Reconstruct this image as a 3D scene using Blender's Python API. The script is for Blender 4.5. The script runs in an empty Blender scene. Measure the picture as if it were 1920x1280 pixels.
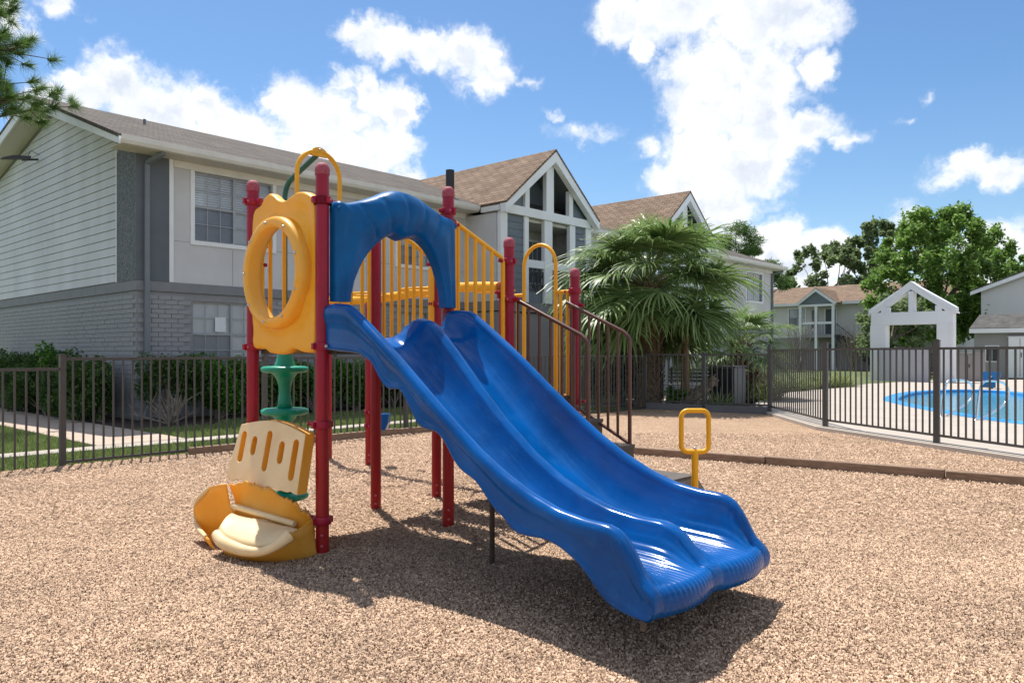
import bpy, bmesh, math, random
import numpy as np
from mathutils import Vector, Matrix
R = math.radians
random.seed(7)
S = bpy.context.scene
COL = S.collection

# ------------------------------------------------------------------ camera
cam = bpy.data.objects.new('camera', bpy.data.cameras.new('camera'))
COL.objects.link(cam)
cam.location = (0, 0, 1.3)
cam.rotation_euler = (R(90), 0, 0)
cam.data.sensor_width = 36.0
cam.data.lens = 36.0 * 1450 / 1920
cam.data.shift_y = 22 / 1920
cam.data.clip_start = 0.05
cam.data.clip_end = 3000
S.camera = cam
S.render.resolution_x, S.render.resolution_y = 1024, 682

# ------------------------------------------------------------------ light
SUN_EL, SUN_AZ = 64.5, math.degrees(math.atan2(-0.409, 0.913))   # azimuth from +Y towards +X
S.view_settings.view_transform = 'Standard'
S.view_settings.look = 'None'
S.view_settings.gamma = 1.0
S.view_settings.exposure = 1.2
sd = Vector((math.sin(R(SUN_AZ)) * math.cos(R(SUN_EL)), math.cos(R(SUN_AZ)) * math.cos(R(SUN_EL)), math.sin(R(SUN_EL))))
sl = bpy.data.lights.new('sun', 'SUN')
sl.energy = 2.95
sl.angle = R(0.53)
sl.color = (1.0, 0.95, 0.88)
sun = bpy.data.objects.new('sun', sl)
COL.objects.link(sun)
sun.rotation_euler = sd.to_track_quat('Z', 'Y').to_euler()
sun.location = (-10, 20, 40)

# ------------------------------------------------------------------ sky
W = bpy.data.worlds.new('World')
S.world = W
W.use_nodes = True
nt = W.node_tree
nt.nodes.clear()
N, L = nt.nodes, nt.links
def nd(tree, t, **kw):
    n = tree.nodes.new(t)
    for k, v in kw.items():
        setattr(n, k, v)
    return n
def mth(tree, op, a, b=None, clamp=False):
    n = tree.nodes.new('ShaderNodeMath'); n.operation = op; n.use_clamp = clamp
    for i, v in enumerate((a, b)):
        if v is None: continue
        if isinstance(v, (int, float)): n.inputs[i].default_value = v
        else: tree.links.new(v, n.inputs[i])
    return n.outputs[0]
def vmt(tree, op, a, b=None):
    n = tree.nodes.new('ShaderNodeVectorMath'); n.operation = op
    for i, v in enumerate((a, b)):
        if v is None: continue
        if isinstance(v, tuple): n.inputs[i].default_value = v
        else: tree.links.new(v, n.inputs[i])
    return n
def mixc(tree, f, a, b):
    n = tree.nodes.new('ShaderNodeMix'); n.data_type = 'RGBA'
    for i, v in ((0, f), (6, a), (7, b)):
        if isinstance(v, (int, float)): n.inputs[i].default_value = v
        elif isinstance(v, tuple): n.inputs[i].default_value = v if len(v) == 4 else v + (1,)
        else: tree.links.new(v, n.inputs[i])
    return n.outputs[2]
sky = nd(nt, 'ShaderNodeTexSky', sky_type='NISHITA', sun_disc=False)
sky.sun_elevation = R(SUN_EL); sky.sun_rotation = R(SUN_AZ)
sky.altitude = 10; sky.air_density = 1.0; sky.dust_density = 0.35; sky.ozone_density = 2.6
tc = nd(nt, 'ShaderNodeTexCoord')
sep = nd(nt, 'ShaderNodeSeparateXYZ'); L.new(tc.outputs['Generated'], sep.inputs[0])
az = mth(nt, 'ARCTAN2', sep.outputs[0], sep.outputs[1])
el = mth(nt, 'ARCSINE', sep.outputs[2])
cmb = nd(nt, 'ShaderNodeCombineXYZ'); L.new(az, cmb.inputs[0]); L.new(el, cmb.inputs[1])
p = cmb.outputs[0]
def noise(tree, vec, scale, detail=8, rough=.6, dist=0.0):
    n = tree.nodes.new('ShaderNodeTexNoise'); n.inputs['Scale'].default_value = scale
    n.inputs['Detail'].default_value = detail; n.inputs['Roughness'].default_value = rough
    n.inputs['Distortion'].default_value = dist
    if vec is not None: tree.links.new(vec, n.inputs['Vector'])
    return n
# the clouds of that day: soft discs on the dome (azimuth, elevation), broken up by noise
CL = [(95,215,80,60),(150,165,55,45),(215,150,75,55),(300,205,120,70),(385,195,60,45),(430,260,140,70),(545,200,62,55),(600,225,110,75),
 (690,180,40,48),(748,205,45,50),(620,295,150,70),(715,285,70,60),(330,290,260,70),(755,340,40,30),(640,160,40,25),
 (665,52,42,20),(725,82,70,32),(800,92,60,40),(870,105,70,55),(915,135,58,48),(895,168,45,22),(985,160,26,9),
 (1165,30,80,50),(1290,15,150,70),(1400,30,150,90),(1490,20,90,70),(1345,125,115,80),(1205,85,30,28),(1335,205,100,90),
 (1430,150,90,85),(1330,290,110,80),(1425,250,90,90),(1335,380,125,70),(1410,325,95,55),(1510,245,85,34),(1600,258,60,18),(1535,130,42,34),
 (1280,345,70,60),(1340,450,110,70),(1440,455,90,55),(1545,465,80,38),(1222,285,30,18),(1480,500,150,60),(1850,455,110,42),(1705,430,45,45),
 (1830,312,95,30),(1785,332,60,20),(1885,322,60,28),(1088,247,60,17),(1033,216,14,9),(1743,176,16,10),(1705,218,24,9),
 (15,25,50,38),(100,12,34,20),(50,60,28,14),(1600,560,500,40),(300,360,400,60)]
def blob_field(vec):
    acc = None
    for (bx, by, rx, ry) in CL:
        a = math.atan((bx - 960) / 1450); ca = math.cos(a)
        e = math.atan((662 - by) / 1450 * ca)
        ra = rx / 1450 * ca * ca; re = ry / 1450 * ca
        v = vmt(nt, 'SUBTRACT', vec, (a, e, 0)).outputs[0]
        v = vmt(nt, 'MULTIPLY', v, (1 / ra, 1 / re, 0)).outputs[0]
        d = vmt(nt, 'LENGTH', v).outputs['Value']
        s_ = max(.32, min(1.0, ry / 42.0))
        d = mth(nt, 'MULTIPLY', mth(nt, 'SUBTRACT', 1.0, d), s_)
        acc = d if acc is None else mth(nt, 'MAXIMUM', acc, d)
    return acc
nz = noise(nt, p, 9.0, 10, .62)
nzb = noise(nt, p, 26.0, 8, .6)
warp = vmt(nt, 'SUBTRACT', nzb.outputs['Color'], (.5, .5, .5)).outputs[0]
wp = vmt(nt, 'ADD', p, vmt(nt, 'MULTIPLY', warp, (.07, .055, 0)).outputs[0]).outputs[0]
blob = blob_field(wp)
# elsewhere on the dome: unseen fair-weather cumulus of the same kind, cover raised for fill light
nf = noise(nt, p, 3.2, 8, .58)
gen = mth(nt, 'MULTIPLY', mth(nt, 'SUBTRACT', nf.outputs[0], .49), 6.0)
absaz = mth(nt, 'ABSOLUTE', az)
outside = mth(nt, 'MAXIMUM', mth(nt, 'MULTIPLY', mth(nt, 'SUBTRACT', absaz, .62), 8.0, True), mth(nt, 'MULTIPLY', mth(nt, 'SUBTRACT', el, .46), 8.0, True), True)
gen = mth(nt, 'ADD', gen, mth(nt, 'MULTIPLY', mth(nt, 'SUBTRACT', outside, 1.0), 4.0))
field = mth(nt, 'MAXIMUM', blob, gen)
nzf = noise(nt, wp, 55.0, 7, .65)
field = mth(nt, 'ADD', mth(nt, 'ADD', field, mth(nt, 'MULTIPLY', mth(nt, 'SUBTRACT', nz.outputs[0], .5), 1.6)), mth(nt, 'MULTIPLY', mth(nt, 'SUBTRACT', nzf.outputs[0], .5), .55))
mr = nd(nt, 'ShaderNodeMapRange', interpolation_type='SMOOTHERSTEP'); L.new(field, mr.inputs[0])
mr.inputs[1].default_value = -.22; mr.inputs[2].default_value = .62
mask = mr.outputs[0]
# billows: light from the sun side (up and to the left)
off = vmt(nt, 'ADD', wp, (-.012, .022, 0)).outputs[0]
n1 = noise(nt, wp, 13.0, 6, .55); n2 = noise(nt, off, 13.0, 6, .55)
bil = mth(nt, 'MULTIPLY', mth(nt, 'SUBTRACT', n1.outputs[0], n2.outputs[0]), 2.6)
core = nd(nt, 'ShaderNodeMapRange'); L.new(field, core.inputs[0]); core.inputs[1].default_value = .2; core.inputs[2].default_value = 1.0
nl = noise(nt, p, 5.0, 3, .5)
grey = mth(nt, 'MULTIPLY', core.outputs[0], mth(nt, 'ADD', mth(nt, 'MULTIPLY', nl.outputs[0], 1.1), .22))
shade = mth(nt, 'ADD', mth(nt, 'SUBTRACT', 1.0, grey), bil, True)
ccol = mixc(nt, shade, (2.2, 2.4, 2.75), (3.5, 3.5, 3.52))
hsv = nd(nt, 'ShaderNodeHueSaturation'); hsv.inputs['Saturation'].default_value = 1.18; hsv.inputs['Value'].default_value = .41; hsv.inputs['Hue'].default_value = .50
L.new(sky.outputs[0], hsv.inputs['Color'])
fin = mixc(nt, mask, hsv.outputs[0], ccol)
bg = nd(nt, 'ShaderNodeBackground'); L.new(fin, bg.inputs[0]); bg.inputs[1].default_value = 0.15
W.cycles.sampling_method = 'MANUAL'; W.cycles.sample_map_resolution = 512
wo = nd(nt, 'ShaderNodeOutputWorld'); L.new(bg.outputs[0], wo.inputs[0])

# ------------------------------------------------------------------ materials
def mat(name, col, rough=.6, var=.12, scale=6.0, bump=0.0, bscale=60.0, metal=0.0, coat=0.0, col2=None, trans=0.0, spec=.5, detail=6, stretch=None):
    m = bpy.data.materials.new(name); m.use_nodes = True
    t = m.node_tree; b = t.nodes['Principled BSDF']
    c = nd(t, 'ShaderNodeTexCoord'); vec = c.outputs['Object']
    if stretch:
        mp = nd(t, 'ShaderNodeMapping'); t.links.new(vec, mp.inputs[0]); mp.inputs['Scale'].default_value = stretch; vec = mp.outputs[0]
    n = noise(t, vec, scale, detail, .6)
    lo = tuple(max(0, x * (1 - var)) for x in col); hi = tuple(x * (1 + var) for x in (col2 or col))
    cr = nd(t, 'ShaderNodeMapRange'); t.links.new(n.outputs[0], cr.inputs[0]); cr.inputs[1].default_value = .3; cr.inputs[2].default_value = .7
    t.links.new(mixc(t, cr.outputs[0], lo, hi), b.inputs['Base Color'])
    b.inputs['Roughness'].default_value = rough
    rr = nd(t, 'ShaderNodeMapRange'); n3 = noise(t, vec, scale * 3.1, 5, .6); t.links.new(n3.outputs[0], rr.inputs[0])
    rr.inputs[3].default_value = max(.02, rough - .1); rr.inputs[4].default_value = min(1, rough + .12)
    t.links.new(rr.outputs[0], b.inputs['Roughness'])
    b.inputs['Metallic'].default_value = metal
    b.inputs['Specular IOR Level'].default_value = spec
    b.inputs['Coat Weight'].default_value = coat; b.inputs['Coat Roughness'].default_value = .08
    if bump:
        n2 = noise(t, vec, bscale, 5, .65); bp = nd(t, 'ShaderNodeBump'); bp.inputs['Strength'].default_value = bump
        bp.inputs['Distance'].default_value = .01
        t.links.new(n2.outputs[0], bp.inputs['Height']); t.links.new(bp.outputs[0], b.inputs['Normal'])
    if trans:
        out = t.nodes['Material Output']; tr = nd(t, 'ShaderNodeBsdfTranslucent'); tr.inputs[0].default_value = hi + (1,)
        mx = nd(t, 'ShaderNodeMixShader'); mx.inputs[0].default_value = trans
        t.links.new(b.outputs[0], mx.inputs[1]); t.links.new(tr.outputs[0], mx.inputs[2]); t.links.new(mx.outputs[0], out.inputs[0])
    return m
def leafmat(name, a, b_, trans=.3, rough=.5):
    m = bpy.data.materials.new(name); m.use_nodes = True
    t = m.node_tree; b = t.nodes['Principled BSDF']; g = nd(t, 'ShaderNodeNewGeometry')
    c = mixc(t, g.outputs['Random Per Island'], a, b_)
    t.links.new(c, b.inputs['Base Color']); b.inputs['Roughness'].default_value = rough; b.inputs['Specular IOR Level'].default_value = .35
    out = t.nodes['Material Output']; tr = nd(t, 'ShaderNodeBsdfTranslucent'); t.links.new(c, tr.inputs[0])
    mx = nd(t, 'ShaderNodeMixShader'); mx.inputs[0].default_value = trans
    t.links.new(b.outputs[0], mx.inputs[1]); t.links.new(tr.outputs[0], mx.inputs[2]); t.links.new(mx.outputs[0], out.inputs[0])
    return m
M = {}

# ------------------------------------------------------------------ mesh helpers
class MB:
    def __init__(s): s.v = []; s.f = []; s.sm = []
    def add(s, vs, fs, smooth=False):
        o = len(s.v); s.v += [tuple(x) for x in vs]; s.f += [tuple(i + o for i in f) for f in fs]; s.sm += [smooth] * len(fs); return s
    def box(s, c, d, rz=0.0, mtx=None):
        x, y, z = (k / 2 for k in d); P = [Vector((i * x, j * y, k * z)) for i in (-1, 1) for j in (-1, 1) for k in (-1, 1)]
        if rz: P = [Matrix.Rotation(rz, 3, 'Z') @ q for q in P]
        if mtx: P = [mtx @ q for q in P]
        C = Vector(c)
        return s.add([q + C for q in P], [(0, 1, 3, 2), (4, 6, 7, 5), (0, 4, 5, 1), (2, 3, 7, 6), (0, 2, 6, 4), (1, 5, 7, 3)])
    def ext(s, x0, x1, y0, y1, z0, z1): return s.box(((x0 + x1) / 2, (y0 + y1) / 2, (z0 + z1) / 2), (x1 - x0, y1 - y0, z1 - z0))
    def bbox(s, c, d, bev=.006):
        bm = bmesh.new(); bmesh.ops.create_cube(bm, size=1.0, matrix=Matrix.Translation(c) @ Matrix.Diagonal((d[0], d[1], d[2], 1)))
        bmesh.ops.bevel(bm, geom=list(bm.edges), offset=bev, segments=2, affect='EDGES', profile=.5)
        bm.verts.index_update(); s.add([v.co[:] for v in bm.verts], [[v.index for v in f.verts] for f in bm.faces], False); bm.free(); return s
    def bar(s, a, b, w, h=None):
        a, b = Vector(a), Vector(b); d = b - a; h = h or w
        z = d.normalized(); x = z.cross(Vector((0, 0, 1)))
        if x.length < 1e-4: x = Vector((1, 0, 0))
        x.normalize(); y = x.cross(z)
        P = [a + x * (i * w / 2) + y * (j * h / 2) + d * k for i in (-1, 1) for j in (-1, 1) for k in (0, 1)]
        return s.add(P, [(0, 1, 3, 2), (4, 6, 7, 5), (0, 4, 5, 1), (2, 3, 7, 6), (0, 2, 6, 4), (1, 5, 7, 3)])
    def tube(s, path, r, n=12, closed=False, cap=True):
        P = [Vector(q) for q in path]; m = len(P); rr = r if isinstance(r, (list, tuple)) else [r] * m
        up = None; vs = []
        for i in range(m):
            t = (P[(i + 1) % m] - P[i - 1]) if closed else (P[min(i + 1, m - 1)] - P[max(i - 1, 0)])
            t.normalize()
            if up is None:
                up = Vector((0, 0, 1)) if abs(t.z) < .9 else Vector((1, 0, 0))
            u = (up - t * up.dot(t)).normalized(); up = u; w = t.cross(u)
            for k in range(n):
                a = 2 * math.pi * k / n; vs.append(P[i] + (u * math.cos(a) + w * math.sin(a)) * rr[i])
        fs = []
        for i in range(m if closed else m - 1):
            for k in range(n):
                j = (i + 1) % m; fs.append((i * n + k, i * n + (k + 1) % n, j * n + (k + 1) % n, j * n + k))
        s.add(vs, fs, True)
        if cap and not closed:
            s.add(vs[:n], [tuple(range(n))[::-1]]); s.add(vs[-n:], [tuple(range(n))])
        return s
    def lathe(s, prof, c=(0, 0, 0), n=24, axis='Z', smooth=True):
        vs = []; C = Vector(c)
        for (r, h) in prof:
            for k in range(n):
                a = 2 * math.pi * k / n; x, y = r * math.cos(a), r * math.sin(a)
                vs.append(C + (Vector((x, y, h)) if axis == 'Z' else Vector((x, h, y)) if axis == 'Y' else Vector((h, x, y))))
        fs = [(i * n + k, i * n + (k + 1) % n, (i + 1) * n + (k + 1) % n, (i + 1) * n + k) for i in range(len(prof) - 1) for k in range(n)]
        return s.add(vs, fs, smooth)
    def grid(s, rows, smooth=True, flip=False):
        m, n = len(rows), len(rows[0]); vs = [q for r in rows for q in r]
        fs = [(i * n + k, i * n + k + 1, (i + 1) * n + k + 1, (i + 1) * n + k) for i in range(m - 1) for k in range(n - 1)]
        if flip: fs = [f[::-1] for f in fs]
        return s.add(vs, fs, smooth)
    def prism(s, poly, f, smooth=False):
        """poly: list of 2-D points; f(p, k) -> 3-D point for k = 0 (near face), 1 (far face)"""
        n = len(poly); vs = [f(q, 0) for q in poly] + [f(q, 1) for q in poly]
        return s.add(vs, [tuple(range(n)), tuple(range(2 * n - 1, n - 1, -1))] + [(i, i + n, (i + 1) % n + n, (i + 1) % n) for i in range(n)], smooth)
    def mesh(s, name):
        me = bpy.data.meshes.new(name); me.from_pydata(s.v, [], s.f); me.polygons.foreach_set('use_smooth', s.sm); me.update()
        bm = bmesh.new(); bm.from_mesh(me); bmesh.ops.recalc_face_normals(bm, faces=bm.faces); bm.to_mesh(me); bm.free(); return me
    def build(s, name, m, parent=None, loc=None, solid=0.0):
        return put(name, s.mesh(name), m, parent, loc, solid)
def put(name, me, m=None, parent=None, loc=None, solid=0.0, rz=None):
    o = bpy.data.objects.new(name, me)
    if m is not None and not me.materials: me.materials.append(M[m] if isinstance(m, str) else m)
    COL.objects.link(o)
    if parent: o.parent = parent
    if loc is not None: o.location = loc
    if rz is not None: o.rotation_euler = (0, 0, rz)
    if solid:
        md = o.modifiers.new('shell', 'SOLIDIFY'); md.thickness = solid; md.offset = 0
    return o
def tag(o, label, cat, group=None, kind=None):
    if label: o['label'] = label
    if cat: o['category'] = cat
    if group: o['group'] = group
    if kind: o['kind'] = kind
    return o
def thing(name, label, cat, loc=(0, 0, 0), rz=0.0, group=None):
    o = bpy.data.objects.new(name, None); COL.objects.link(o); o.location = loc; o.rotation_euler = (0, 0, rz); o.empty_display_size = .2
    return tag(o, label, cat, group)
def struct(o): o['kind'] = 'structure'; return o
def np_mesh(name, V, F, mats):
    """V (n,3) float, F (m,k) int quads/tris, all the same length"""
    me = bpy.data.meshes.new(name); k = F.shape[1]; me.vertices.add(len(V)); me.vertices.foreach_set('co', V.astype(np.float32).ravel())
    me.loops.add(F.size); me.loops.foreach_set('vertex_index', F.astype(np.int32).ravel())
    me.polygons.add(len(F)); me.polygons.foreach_set('loop_start', np.arange(0, F.size, k, dtype=np.int32))
    me.update(calc_edges=True); me.validate()
    me.materials.append(M[mats] if isinstance(mats, str) else mats); return me
def px(x, y, z=0.0):
    """world point at height z that the photograph shows at (x, y); used only to lay the ground out to scale"""
    d = 1450 * (1.3 - z) / (y - 662); return ((x - 960) / 1450 * d, d)
def lerp_tab(t, tab):
    if t <= tab[0][0]: return tab[0][1]
    for (a, va), (b, vb) in zip(tab, tab[1:]):
        if t <= b:
            return va + (vb - va) * (t - a) / (b - a)
    return tab[-1][1]
def smooth_tab(tab, n):
    xs = np.linspace(tab[0][0], tab[-1][0], 200); ys = np.interp(xs, [a for a, _ in tab], [b for _, b in tab])
    k = np.ones(n) / n; yp = np.pad(ys, (n // 2, n - 1 - n // 2), mode='edge'); ys2 = np.convolve(yp, k, 'valid')
    return list(zip(xs, ys2))
ANG = R(-42.74)          # everything on this site is laid out on one grid
E1 = Vector((math.cos(ANG), math.sin(ANG), 0)); E2 = Vector((-math.sin(ANG), math.cos(ANG), 0))
# ------------------------------------------------------------------ palette
M['red'] = None
def fade_red():
    m = mat('red_post_paint', (.30, .010, .035), .38, .10, 9, spec=.3)
    t = m.node_tree; b = t.nodes['Principled BSDF']; old = b.inputs['Base Color'].links[0].from_socket
    c = nd(t, 'ShaderNodeTexCoord'); s = nd(t, 'ShaderNodeSeparateXYZ'); t.links.new(c.outputs['Object'], s.inputs[0])
    r = nd(t, 'ShaderNodeMapRange'); t.links.new(s.outputs[2], r.inputs[0]); r.inputs[1].default_value = .55; r.inputs[2].default_value = 1.35
    t.links.new(mixc(t, r.outputs[0], (.33, .012, .014), old), b.inputs['Base Color']); return m
M['red'] = fade_red()
M['red_clamp'] = mat('red_clamp_paint', (.31, .010, .034), .4, .15, 20, spec=.3)
M['red_cap'] = mat('chalky_red_cap', (.34, .06, .085), .7, .35, 60, bump=.25, bscale=120)
M['yellow'] = mat('yellow_tube_paint', (.86, .40, .010), .38, .05, 10, spec=.35)
M['ypanel'] = mat('sun_bleached_yellow_plastic', (.90, .41, .010), .38, .05, 2.2, trans=.15, spec=.35, col2=(.92, .50, .045), bump=.03, bscale=220)
M['yring'] = mat('bleached_ring_plastic', (.90, .44, .015), .36, .05, 1.6, trans=.25, spec=.35, col2=(.92, .58, .13))
M['ybroken'] = mat('brittle_yellow_plastic', (.86, .40, .025), .42, .06, 4, trans=.35, col2=(.88, .52, .09))
M['cream'] = mat('bleached_cream_plastic', (.80, .59, .30), .5, .08, 3, trans=.12, col2=(.84, .66, .39), bump=.05, bscale=150)
def blue_slide():
    m = mat('blue_slide_plastic', (.0, .060, .235), .17, .12, 2.4, spec=.22, col2=(.0, .088, .33), bump=.012, bscale=90)
    t = m.node_tree; b = t.nodes['Principled BSDF']; old = b.inputs['Base Color'].links[0].from_socket
    c = nd(t, 'ShaderNodeTexCoord'); mp = nd(t, 'ShaderNodeMapping'); t.links.new(c.outputs['Object'], mp.inputs[0]); mp.inputs['Scale'].default_value = (3, 60, 3)
    n = noise(t, mp.outputs[0], 3.0, 6, .7); n2 = noise(t, c.outputs['Object'], 7.0, 4, .6)
    k = nd(t, 'ShaderNodeMapRange'); t.links.new(mth(t, 'MULTIPLY', n.outputs[0], n2.outputs[0]), k.inputs[0]); k.inputs[1].default_value = .27; k.inputs[2].default_value = .46; k.inputs[4].default_value = .4
    t.links.new(mixc(t, k.outputs[0], old, (.03, .16, .42)), b.inputs['Base Color']); return m
M['blue'] = blue_slide()
M['blue_arch'] = mat('blue_panel_plastic', (.0, .078, .235), .32, .10, 3.0, spec=.2, col2=(.0, .11, .32), bump=.04, bscale=140)
M['green'] = mat('green_climber_plastic', (.006, .30, .18), .35, .1, 5, trans=.08)
M['green_pole'] = mat('dark_green_tube_paint', (.008, .10, .075), .35, .1, 8)
M['brown'] = mat('brown_rail_paint', (.10, .034, .022), .38, .15, 18, coat=.1)
M['deck'] = mat('brown_grey_deck_coating', (.085, .070, .060), .7, .2, 9, bump=.25, bscale=160)
M['bolt'] = mat('zinc_bolt', (.55, .53, .50), .4, .1, 40, metal=.8)
M['bolt_red'] = mat('rose_bolt_cover', (.50, .10, .14), .4, .1, 40)
M['dark_steel'] = mat('rusty_dark_steel', (.045, .028, .02), .65, .3, 25, bump=.2)
M['fence'] = mat('fence_paint', (.062, .058, .054), .45, .12, 12)
M['timber'] = mat('weathered_edging_timber', (.20, .125, .08), .85, .25, 7, bump=.4, bscale=40, col2=(.25, .165, .11), stretch=(1, 8, 8))
M['concrete'] = mat('pale_pool_deck_concrete', (.40, .35, .30), .85, .09, 1.3, bump=.15, bscale=180, detail=9)
M['path'] = mat('buff_path_concrete', (.42, .33, .26), .88, .12, 2.0, bump=.2, bscale=120, detail=9)
M['kerb'] = mat('grey_kerb_concrete', (.37, .33, .28), .88, .15, 2.5, bump=.2, bscale=90, detail=9)
M['soil'] = mat('dark_planting_soil', (.055, .038, .028), .95, .35, 14, bump=.9, bscale=30)
M['lawn'] = mat('lawn_ground', (.08, .11, .03), .95, .3, 1.5, bump=.5, bscale=50, col2=(.085, .11, .035), detail=9)
M['siding'] = mat('pale_grey_siding_paint', (.60, .605, .63), .7, .10, 1.0, col2=(.63, .635, .655), bump=.05, bscale=60, stretch=(1, 1, .35))
M['panel_wall'] = mat('pale_stucco_panel_paint', (.58, .57, .57), .8, .09, .9, bump=.08, bscale=120)
M['dark_panel'] = mat('slate_grey_panel_paint', (.105, .12, .138), .6, .08, 2, col2=(.11, .127, .145))
M['dark_worn'] = mat('blistered_slate_panel_paint', (.05, .06, .07), .7, .35, 26, col2=(.16, .17, .18), bump=.5, bscale=45)
M['slate_siding'] = mat('slate_blue_siding_paint', (.15, .18, .21), .65, .08, 2.0)
M['brick'] = mat('painted_grey_brick', (.30, .30, .312), .8, .06, 5, bump=.35, bscale=55, col2=(.315, .315, .325))
M['mortar'] = mat('painted_grey_mortar', (.27, .27, .28), .9, .08, 9, bump=.4, bscale=90)
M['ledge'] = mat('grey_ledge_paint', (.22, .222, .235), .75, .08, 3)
M['white'] = mat('white_trim_paint', (.80, .81, .82), .6, .04, 2.5, bump=.04, bscale=70)
M['white_far'] = mat('white_frame_paint', (.78, .79, .81), .65, .04, 1.0)
M['gutter'] = mat('cream_gutter_paint', (.72, .70, .66), .5, .07, 3)
M['soffit'] = mat('soffit_paint', (.62, .59, .55), .75, .08, 1.5)
M['spout'] = mat('slate_downspout_paint', (.17, .19, .21), .5, .08, 3)
M['frame'] = mat('window_frame_aluminium', (.36, .37, .39), .45, .06, 6)
M['blind'] = mat('pale_window_blind', (.76, .77, .79), .8, .06, 2)
M['blind_dark'] = mat('screened_blind', (.17, .185, .21), .8, .08, 2)
M['iron'] = mat('black_iron_paint', (.018, .019, .022), .5, .15, 12)
M['interior'] = mat('dim_interior', (.05, .052, .056), .9, .1, 2)
M['wall_far'] = mat('pale_far_wall_paint', (.58, .57, .57), .8, .05, .6)
M['wall_grey'] = mat('grey_far_wall_paint', (.28, .27, .27), .8, .06, .6)
M['door'] = mat('slate_door_paint', (.07, .09, .11), .5, .08, 2)
M['bark'] = mat('brown_bark', (.11, .075, .05), .95, .35, 9, bump=.9, bscale=18, stretch=(1, 1, .25))
M['bark_grey'] = mat('grey_bark', (.16, .13, .105), .95, .3, 9, bump=.8, bscale=22, stretch=(1, 1, .3))
M['boot'] = mat('old_palm_leaf_base', (.21, .155, .11), .9, .35, 14, bump=.6, bscale=40)
M['petiole'] = mat('palm_leaf_stalk', (.13, .17, .05), .5, .2, 5)
M['thatch'] = mat('dry_palm_fibre', (.25, .16, .08), .95, .3, 18, bump=.6)
M['steel'] = mat('polished_stainless_tube', (.72, .74, .76), .16, .04, 6, metal=1.0)
M['poolblue'] = mat('pool_coping_blue', (.025, .24, .60), .35, .12, 3, col2=(.04, .32, .70))
M['poolwall'] = mat('pool_wall_plaster', (.10, .30, .46), .5, .1, 2)
M['lift_blue'] = mat('lift_seat_blue_plastic', (.006, .13, .33), .35, .08, 4)
M['bin'] = mat('charcoal_cabinet_paint', (.028, .028, .031), .5, .12, 5)
M['bin_side'] = mat('grey_cabinet_paint', (.13, .13, .135), .5, .1, 4)
M['lav'] = mat('pale_lilac_board_paint', (.46, .45, .49), .7, .04, 1.5)
M['tan_cab'] = mat('taupe_cabinet_paint', (.27, .25, .25), .6, .06, 2)
M['dark_roof'] = mat('dark_flat_roofing', (.045, .042, .04), .85, .35, 3, bump=.3, col2=(.07, .066, .062))
M['bare'] = mat('bare_grey_twig', (.30, .25, .20), .9, .2, 20)

M['leaf_palm'] = leafmat('palm_blade_green', (.10, .19, .045), (.33, .43, .17), .36, .42)
M['leaf_dry'] = leafmat('dry_palm_blade', (.25, .18, .10), (.38, .31, .19), .2, .6)
M['leaf_bright'] = leafmat('bright_shrub_leaf', (.05, .16, .014), (.15, .31, .04), .35, .4)
M['leaf_dark'] = leafmat('dark_shrub_leaf', (.035, .085, .018), (.11, .19, .045), .34, .45)
M['leaf_tree'] = leafmat('broad_tree_leaf', (.10, .20, .03), (.26, .40, .10), .5, .45)
M['leaf_olive'] = leafmat('olive_tree_leaf', (.11, .17, .06), (.26, .33, .16), .5, .5)
M['leaf_grey'] = leafmat('grey_green_shrub_leaf', (.10, .13, .07), (.26, .30, .18), .3, .55)
M['needle'] = leafmat('pine_needle', (.06, .13, .025), (.19, .30, .08), .3, .45)
M['grass'] = leafmat('lawn_blade', (.12, .19, .04), (.30, .35, .13), .35, .6)
M['ornamental'] = leafmat('ornamental_grass_blade', (.13, .21, .05), (.34, .38, .16), .3, .55)
def chip_mat():
    m = leafmat('rubber_mulch_chip', (.20, .122, .076), (.74, .53, .37), .0, .85); t = m.node_tree; b = t.nodes['Principled BSDF']
    old = b.inputs['Base Color'].links[0].from_socket; c = nd(t, 'ShaderNodeTexCoord'); n1 = noise(t, c.outputs['Object'], 1.0, 6, .6); n4 = noise(t, c.outputs['Object'], 9, 5, .7)
    k1 = nd(t, 'ShaderNodeMapRange'); t.links.new(n1.outputs[0], k1.inputs[0]); k1.inputs[1].default_value = .3; k1.inputs[2].default_value = .72; k1.inputs[3].default_value = .80; k1.inputs[4].default_value = 1.14
    k4 = nd(t, 'ShaderNodeMapRange'); t.links.new(n4.outputs[0], k4.inputs[0]); k4.inputs[1].default_value = .28; k4.inputs[2].default_value = .7; k4.inputs[3].default_value = .78; k4.inputs[4].default_value = 1.12
    vm = vmt(t, 'SCALE', old); t.links.new(mth(t, 'MULTIPLY', k1.outputs[0], k4.outputs[0]), vm.inputs['Scale']); t.links.new(vm.outputs[0], b.inputs['Base Color']); return m
M['chip'] = chip_mat()

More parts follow.
